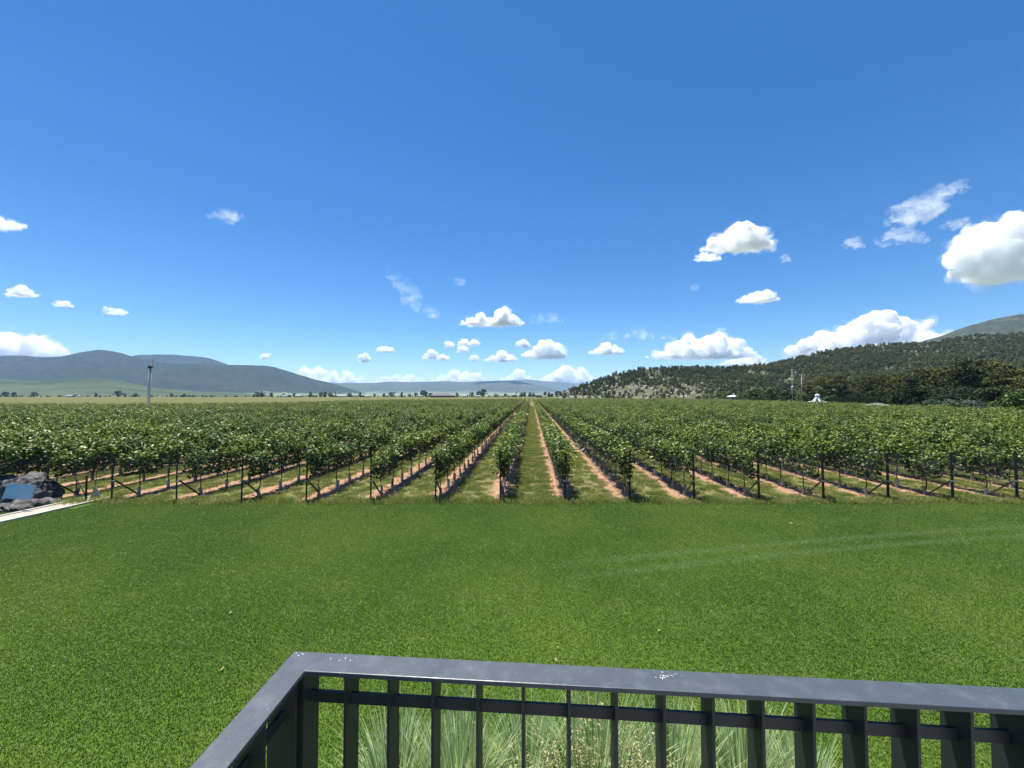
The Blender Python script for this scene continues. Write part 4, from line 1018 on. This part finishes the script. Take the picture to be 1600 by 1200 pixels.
# ------------------------------------------------------------------ clouds (real volumes high over the plain)
def cloud_mat(name, dens, H):
    k = N(name); p = k.n('VolumePrincipled'); p.inputs['Color'].default_value = (.975, .978, .982, 1)
    tc = k.n('TexCoord').outputs['Object']
    wv = dens * H < 2
    f = k.noise((1.5 if wv else 2.6) / H, 6, .66, tc, sc=(.45, 1, 1) if wv else None)
    k.put(p.inputs['Density'], k.math('MULTIPLY', k.step(f, .36, .80 if wv else .66), dens * 2.2))
    p.inputs['Anisotropy'].default_value = .25
    return k.done(None, p.outputs[0])
CL = [  # x0, x1, ytop, ybase, optical thickness, lumps (u, height), label
    (716, 820, 480, 509, 14, [(-.8, .35), (-.45, .7), (0, .45), (.45, 1), (.8, .5)], 'white two humped cumulus over the middle of the valley'),
    (1094, 1217, 347, 391, 8, [(-.9, .45), (-.5, .6), (.05, 1), (.6, .85), (.95, .35)], 'fluffy white cloud high right of centre'),
    (1085, 1128, 391, 407, 3, [(-.5, .8), (.3, .7), (.9, .3)], 'small flat cloudlet under the fluffy high cloud'),
    (1480, 1660, 341, 437, 12, [(-.9, .55), (-.55, .95), (-.2, 1), (.3, .85), (.8, .6)], 'big puffy cloud at the right edge'),
    (1382, 1478, 298, 346, 1.7, [(-.8, .6), (-.3, .8), (.3, .9), (.8, 1)], 'thin ragged cloud upper right'), (1466, 1520, 279, 303, 1.0, [(-.6, .5), (.2, 1), (.8, .4)], 'torn wisp trailing from the ragged cloud'),
    (1368, 1450, 348, 382, 1.2, [(-.7, .6), (0, 1), (.7, .7)], 'faint cloud patch below the ragged cloud'), (1468, 1516, 339, 359, .9, [(-.5, .7), (.3, 1)], 'faint small wisp beside the big puffy cloud'),
    (1319, 1350, 368, 389, 1.6, [(-.3, 1), (.6, .5)], 'small lone puff left of the ragged cloud'), (1220, 1235, 394, 410, 1.2, [(0, 1)], 'tiny puff right of the fluffy high cloud'),
    (1150, 1218, 452, 472, 5, [(-.7, .5), (0, .9), (.6, 1)], 'flat small cloud below the fluffy high cloud'),
    (1236, 1492, 487, 556, 22, [(-.95, .45), (-.7, .55), (-.35, .7), (-.05, .95), (.1, 1), (.4, .8), (.7, .6), (.95, .45)], 'largest heaped white cloud sitting on the hill ridge'),
    (1003, 1185, 519, 561, 10, [(-.9, .35), (-.6, .6), (-.25, .95), (.1, .8), (.35, 1), (.65, .8), (.9, .45)], 'long white cumulus above the rocky hill'),
    (1118, 1200, 553, 571, 6, [(-.6, .5), (.1, .9), (.6, 1)], 'low cloud peeping over the rocky hill crest'),
    (918, 976, 534, 554, 10, [(-.7, .4), (0, 1), (.6, .7)], 'single cumulus above the left end of the rocky hill'),
    (812, 888, 529, 561, 14, [(-.8, .4), (-.3, .7), (.25, 1), (.75, .8)], 'domed cumulus above the middle lane'), (804, 829, 530, 543, 8, [(0, 1)], 'small cloudlet touching the domed cumulus'),
    (752, 811, 547, 565, 10, [(-.7, .3), (.1, 1), (.7, .6)], 'flat based cumulus left of the domed one'), (732, 750, 554, 565, 4, [(0, 1)], 'tiny puff left of the flat based cumulus'),
    (713, 751, 528, 540, 6, [(-.4, .9), (.5, .8)], 'upper of the little clouds over the valley'), (694, 712, 533, 546, 5, [(0, 1)], 'round puff left of the upper little cloud'), (713, 734, 540, 551, 5, [(0, 1)], 'little puff beneath the upper little cloud'),
    (660, 685, 545, 561, 7, [(-.4, .6), (.4, 1)], 'upright puff above the village'), (680, 704, 553, 563, 7, [(0, 1)], 'low puff beside the upright puff'), (588, 617, 541, 551, 7, [(0, 1)], 'small flat puff left over the valley'),
    (559, 579, 552, 566, 7, [(0, 1)], 'lowest small puff above the left mountain toe'), (405, 424, 552, 561, 4, [(0, 1)], 'tiny puff above the left mountain slope'),
    (440, 580, 573, 600, 5, [(-.9, .7), (-.6, .95), (-.2, 1), (.2, .7), (.6, .75), (.9, .4)], 'pale cloud bank behind the left mountain slope'),
    (575, 665, 582, 600, 3, [(-.6, .6), (0, .8), (.6, .9)], 'low faint cloud bank over the valley range'), (668, 765, 577, 600, 6, [(-.7, .6), (-.2, 1), (.3, .8), (.8, .8)], 'bright cloud bank over the valley range'),
    (778, 838, 576, 600, 7, [(-.6, .5), (.1, 1), (.7, .5)], 'pointed cloud on the horizon left of the lane'), (838, 938, 570, 602, 10, [(-.8, .55), (-.2, 1), (.15, .8), (.6, .8), (.95, .4)], 'bright heaped cloud behind the rocky hill tip'),
    (-60, 103, 518, 566, 9, [(-.8, .8), (-.3, 1), (.2, .85), (.6, .85), (.9, .6)], 'broad white cloud behind the left mountain'), (6, 59, 445, 463, 4, [(-.6, .5), (.1, 1), (.7, .4)], 'lens shaped cloud at the left'),
    (82, 113, 469, 479, 2.5, [(0, 1)], 'small flat cloud right of the lens shaped cloud'), (161, 199, 479, 491, 2.5, [(-.4, .9), (.4, .8)], 'slanted flat cloudlet above the left mountain'),
    (-30, 39, 334, 356, 2.5, [(-.5, 1), (.4, .5)], 'thin cloud at the left edge'), (324, 382, 322, 349, .9, [(-.5, .8), (.2, 1), (.7, .6)], 'faint torn cloud in the upper left sky'),
    (600, 640, 425, 449, .45, [(-.5, 1), (.5, .6)], 'faint upper streak of the slanting wisp'), (622, 662, 440, 480, .9, [(-.5, 1), (.3, .8), (.8, .5)], 'slanting wispy streak left of centre'), (660, 687, 476, 498, .6, [(0, 1)], 'small tail below the slanting wisp'),
    (708, 727, 431, 447, .6, [(0, 1)], 'tiny wisp high over the two humped cumulus'), (828, 882, 485, 505, .5, [(-.5, .8), (.4, .9)], 'veil like wisp right of the two humped cumulus'),
    (930, 1065, 511, 533, .6, [(-.7, .8), (0, 1), (.7, .5)], 'long thin veil above the single cumulus'), (1077, 1094, 443, 455, .5, [(0, 1)], 'faint speck of cloud right of centre'),
]
slant = {4: .28, 5: .2, 38: -.55, 39: -.75, 40: -.5, 35: -.15}
tmp = []
for ci, (x0, x1, yt, yb, opt, lumps, lb) in enumerate(CL):
    rr = random.Random(900 + ci)
    rb_ = ray((x0 + x1) / 2, yb); d = min(1500 / max(rb_.z, .001), 26000.) if rb_.z > 0 else 26000.
    P = at((x0 + x1) / 2, yb, d); W2 = (x1 - x0) / F * d / 2; H = (yb - yt) / F * d; T = min(W2 * .75, H * 2.2)
    lu = sorted(lumps); env = lambda u: float(np.interp(u, [l[0] for l in lu], [l[1] for l in lu])) * math.sqrt(max(0, 1 - min(1, abs(u)) ** 6 * .8))
    bm = bmesh.new(); wisp = opt < 2
    n = 46 if W2 / H > 1.2 else 30
    balls = [(l[0] * .92, l[1] * H * .42 * (1 if l[1] * H * .5 < W2 else .6), 0.) for l in lumps]
    for i in range(n): u = rr.uniform(-1, 1); balls.append((u, H * rr.uniform(.12, .30) * max(env(u), .3), rr.uniform(-1, 1)))
    for bi, (u, r0, v) in enumerate(balls):
        e = env(u) * H; r0 = max(min(r0, e * .55, W2 * .6), H * .07)
        z = (e - r0) if bi < len(lumps) else rr.uniform(min(r0 * .55, e - r0), max(e - r0, r0 * .5))
        x_ = u * (W2 - r0); y_ = v * T * .5 * math.sqrt(max(0, 1 - u * u))
        q = bmesh.ops.create_icosphere(bm, subdivisions=2, radius=r0)
        for vv in q['verts']: vv.co = Vector((vv.co.x * (1.25 if wisp else 1.1) + x_, vv.co.y + y_, vv.co.z * (.75 if wisp else 1) + z + slant.get(ci, 0) * x_))
    # a flat floor tying the puffs together
    if not wisp:
        q = bmesh.ops.create_icosphere(bm, subdivisions=3, radius=1)
        for vv in q['verts']: vv.co = Vector((vv.co.x * W2 * .86, vv.co.y * T * .5, vv.co.z * H * .16 + H * .13))
    me = bpy.data.meshes.new('cloud'); bm.to_mesh(me); bm.free()
    o = bpy.data.objects.new('cloud_shape', me); C.objects.link(o)
    md = o.modifiers.new('r', 'REMESH'); md.mode = 'VOXEL'; md.voxel_size = max(H / 34, W2 / 70); md.use_smooth_shade = True
    tmp.append((o, P, H, W2, opt, lb, ci))
dg = bpy.context.evaluated_depsgraph_get(); dg.update()
for o, P, H, W2, opt, lb, ci in tmp:
    me = bpy.data.meshes.new_from_object(o.evaluated_get(dg)); nv = len(me.vertices)
    co = np.empty(nv * 3, np.float32); me.vertices.foreach_get('co', co); co = co.reshape(-1, 3)
    no = np.empty(nv * 3, np.float32); me.vertices.foreach_get('normal', no); no = no.reshape(-1, 3)
    f1, f2 = 3.2 / H, 9. / H; wisp = opt < 2
    amp = np.array([mnoise.fractal(Vector((p[0] * f1, p[1] * f1, p[2] * f1 + ci * 7)), .8, 2.2, 4) for p in co])
    co += no * (amp * H * (.26 if wisp else .13))[:, None]
    lowm = co[:, 2] < H * .06
    if ci not in slant: co[lowm, 2] = H * .06 + (co[lowm, 2] - H * .06) * .35
    me.vertices.foreach_set('co', co.ravel()); me.update(); me.materials.clear(); me.materials.append(cloud_mat('cloud_%d' % ci, opt * (.75 if opt > 2 else .8) / H, H))
    fm = None
    if not wisp:
        fm = me.copy(); am2 = np.array([mnoise.fractal(Vector((p[0] * f1 * .8, p[1] * f1 * .8, p[2] * f1 * .8 + ci * 3 + 50)), .7, 2.2, 5) for p in co])
        fc = co + no * (H * np.clip(.045 + .16 * am2, .004, .3))[:, None]; fm.vertices.foreach_set('co', fc.ravel()); fm.update(); fm.materials.clear(); fm.materials.append(cloud_mat('cloud_fringe_%d' % ci, .9 * 2 / H, H))
    old = o.data; bpy.data.objects.remove(o); bpy.data.meshes.remove(old)
    q = obj('cloud', me, None, None, P, lb, 'cloud', 'clouds in the blue sky')
    if fm: obj('fringe', fm, None, q)
    

# ------------------------------------------------------------------ haze
k = N('haze'); p = k.n('VolumePrincipled'); p.inputs['Color'].default_value = (.40, .64, 1.0, 1); p.inputs['Density'].default_value = 5.2e-5; p.inputs['Anisotropy'].default_value = .2
hm = k.done(None, p.outputs[0])
hb = 14500.
obj('haze', MB().box((0, 0, 350), (2 * hb, 2 * hb, 702.2)), hm, None, None, 'thin blue haze in the valley air', 'haze', None, 'stuff')
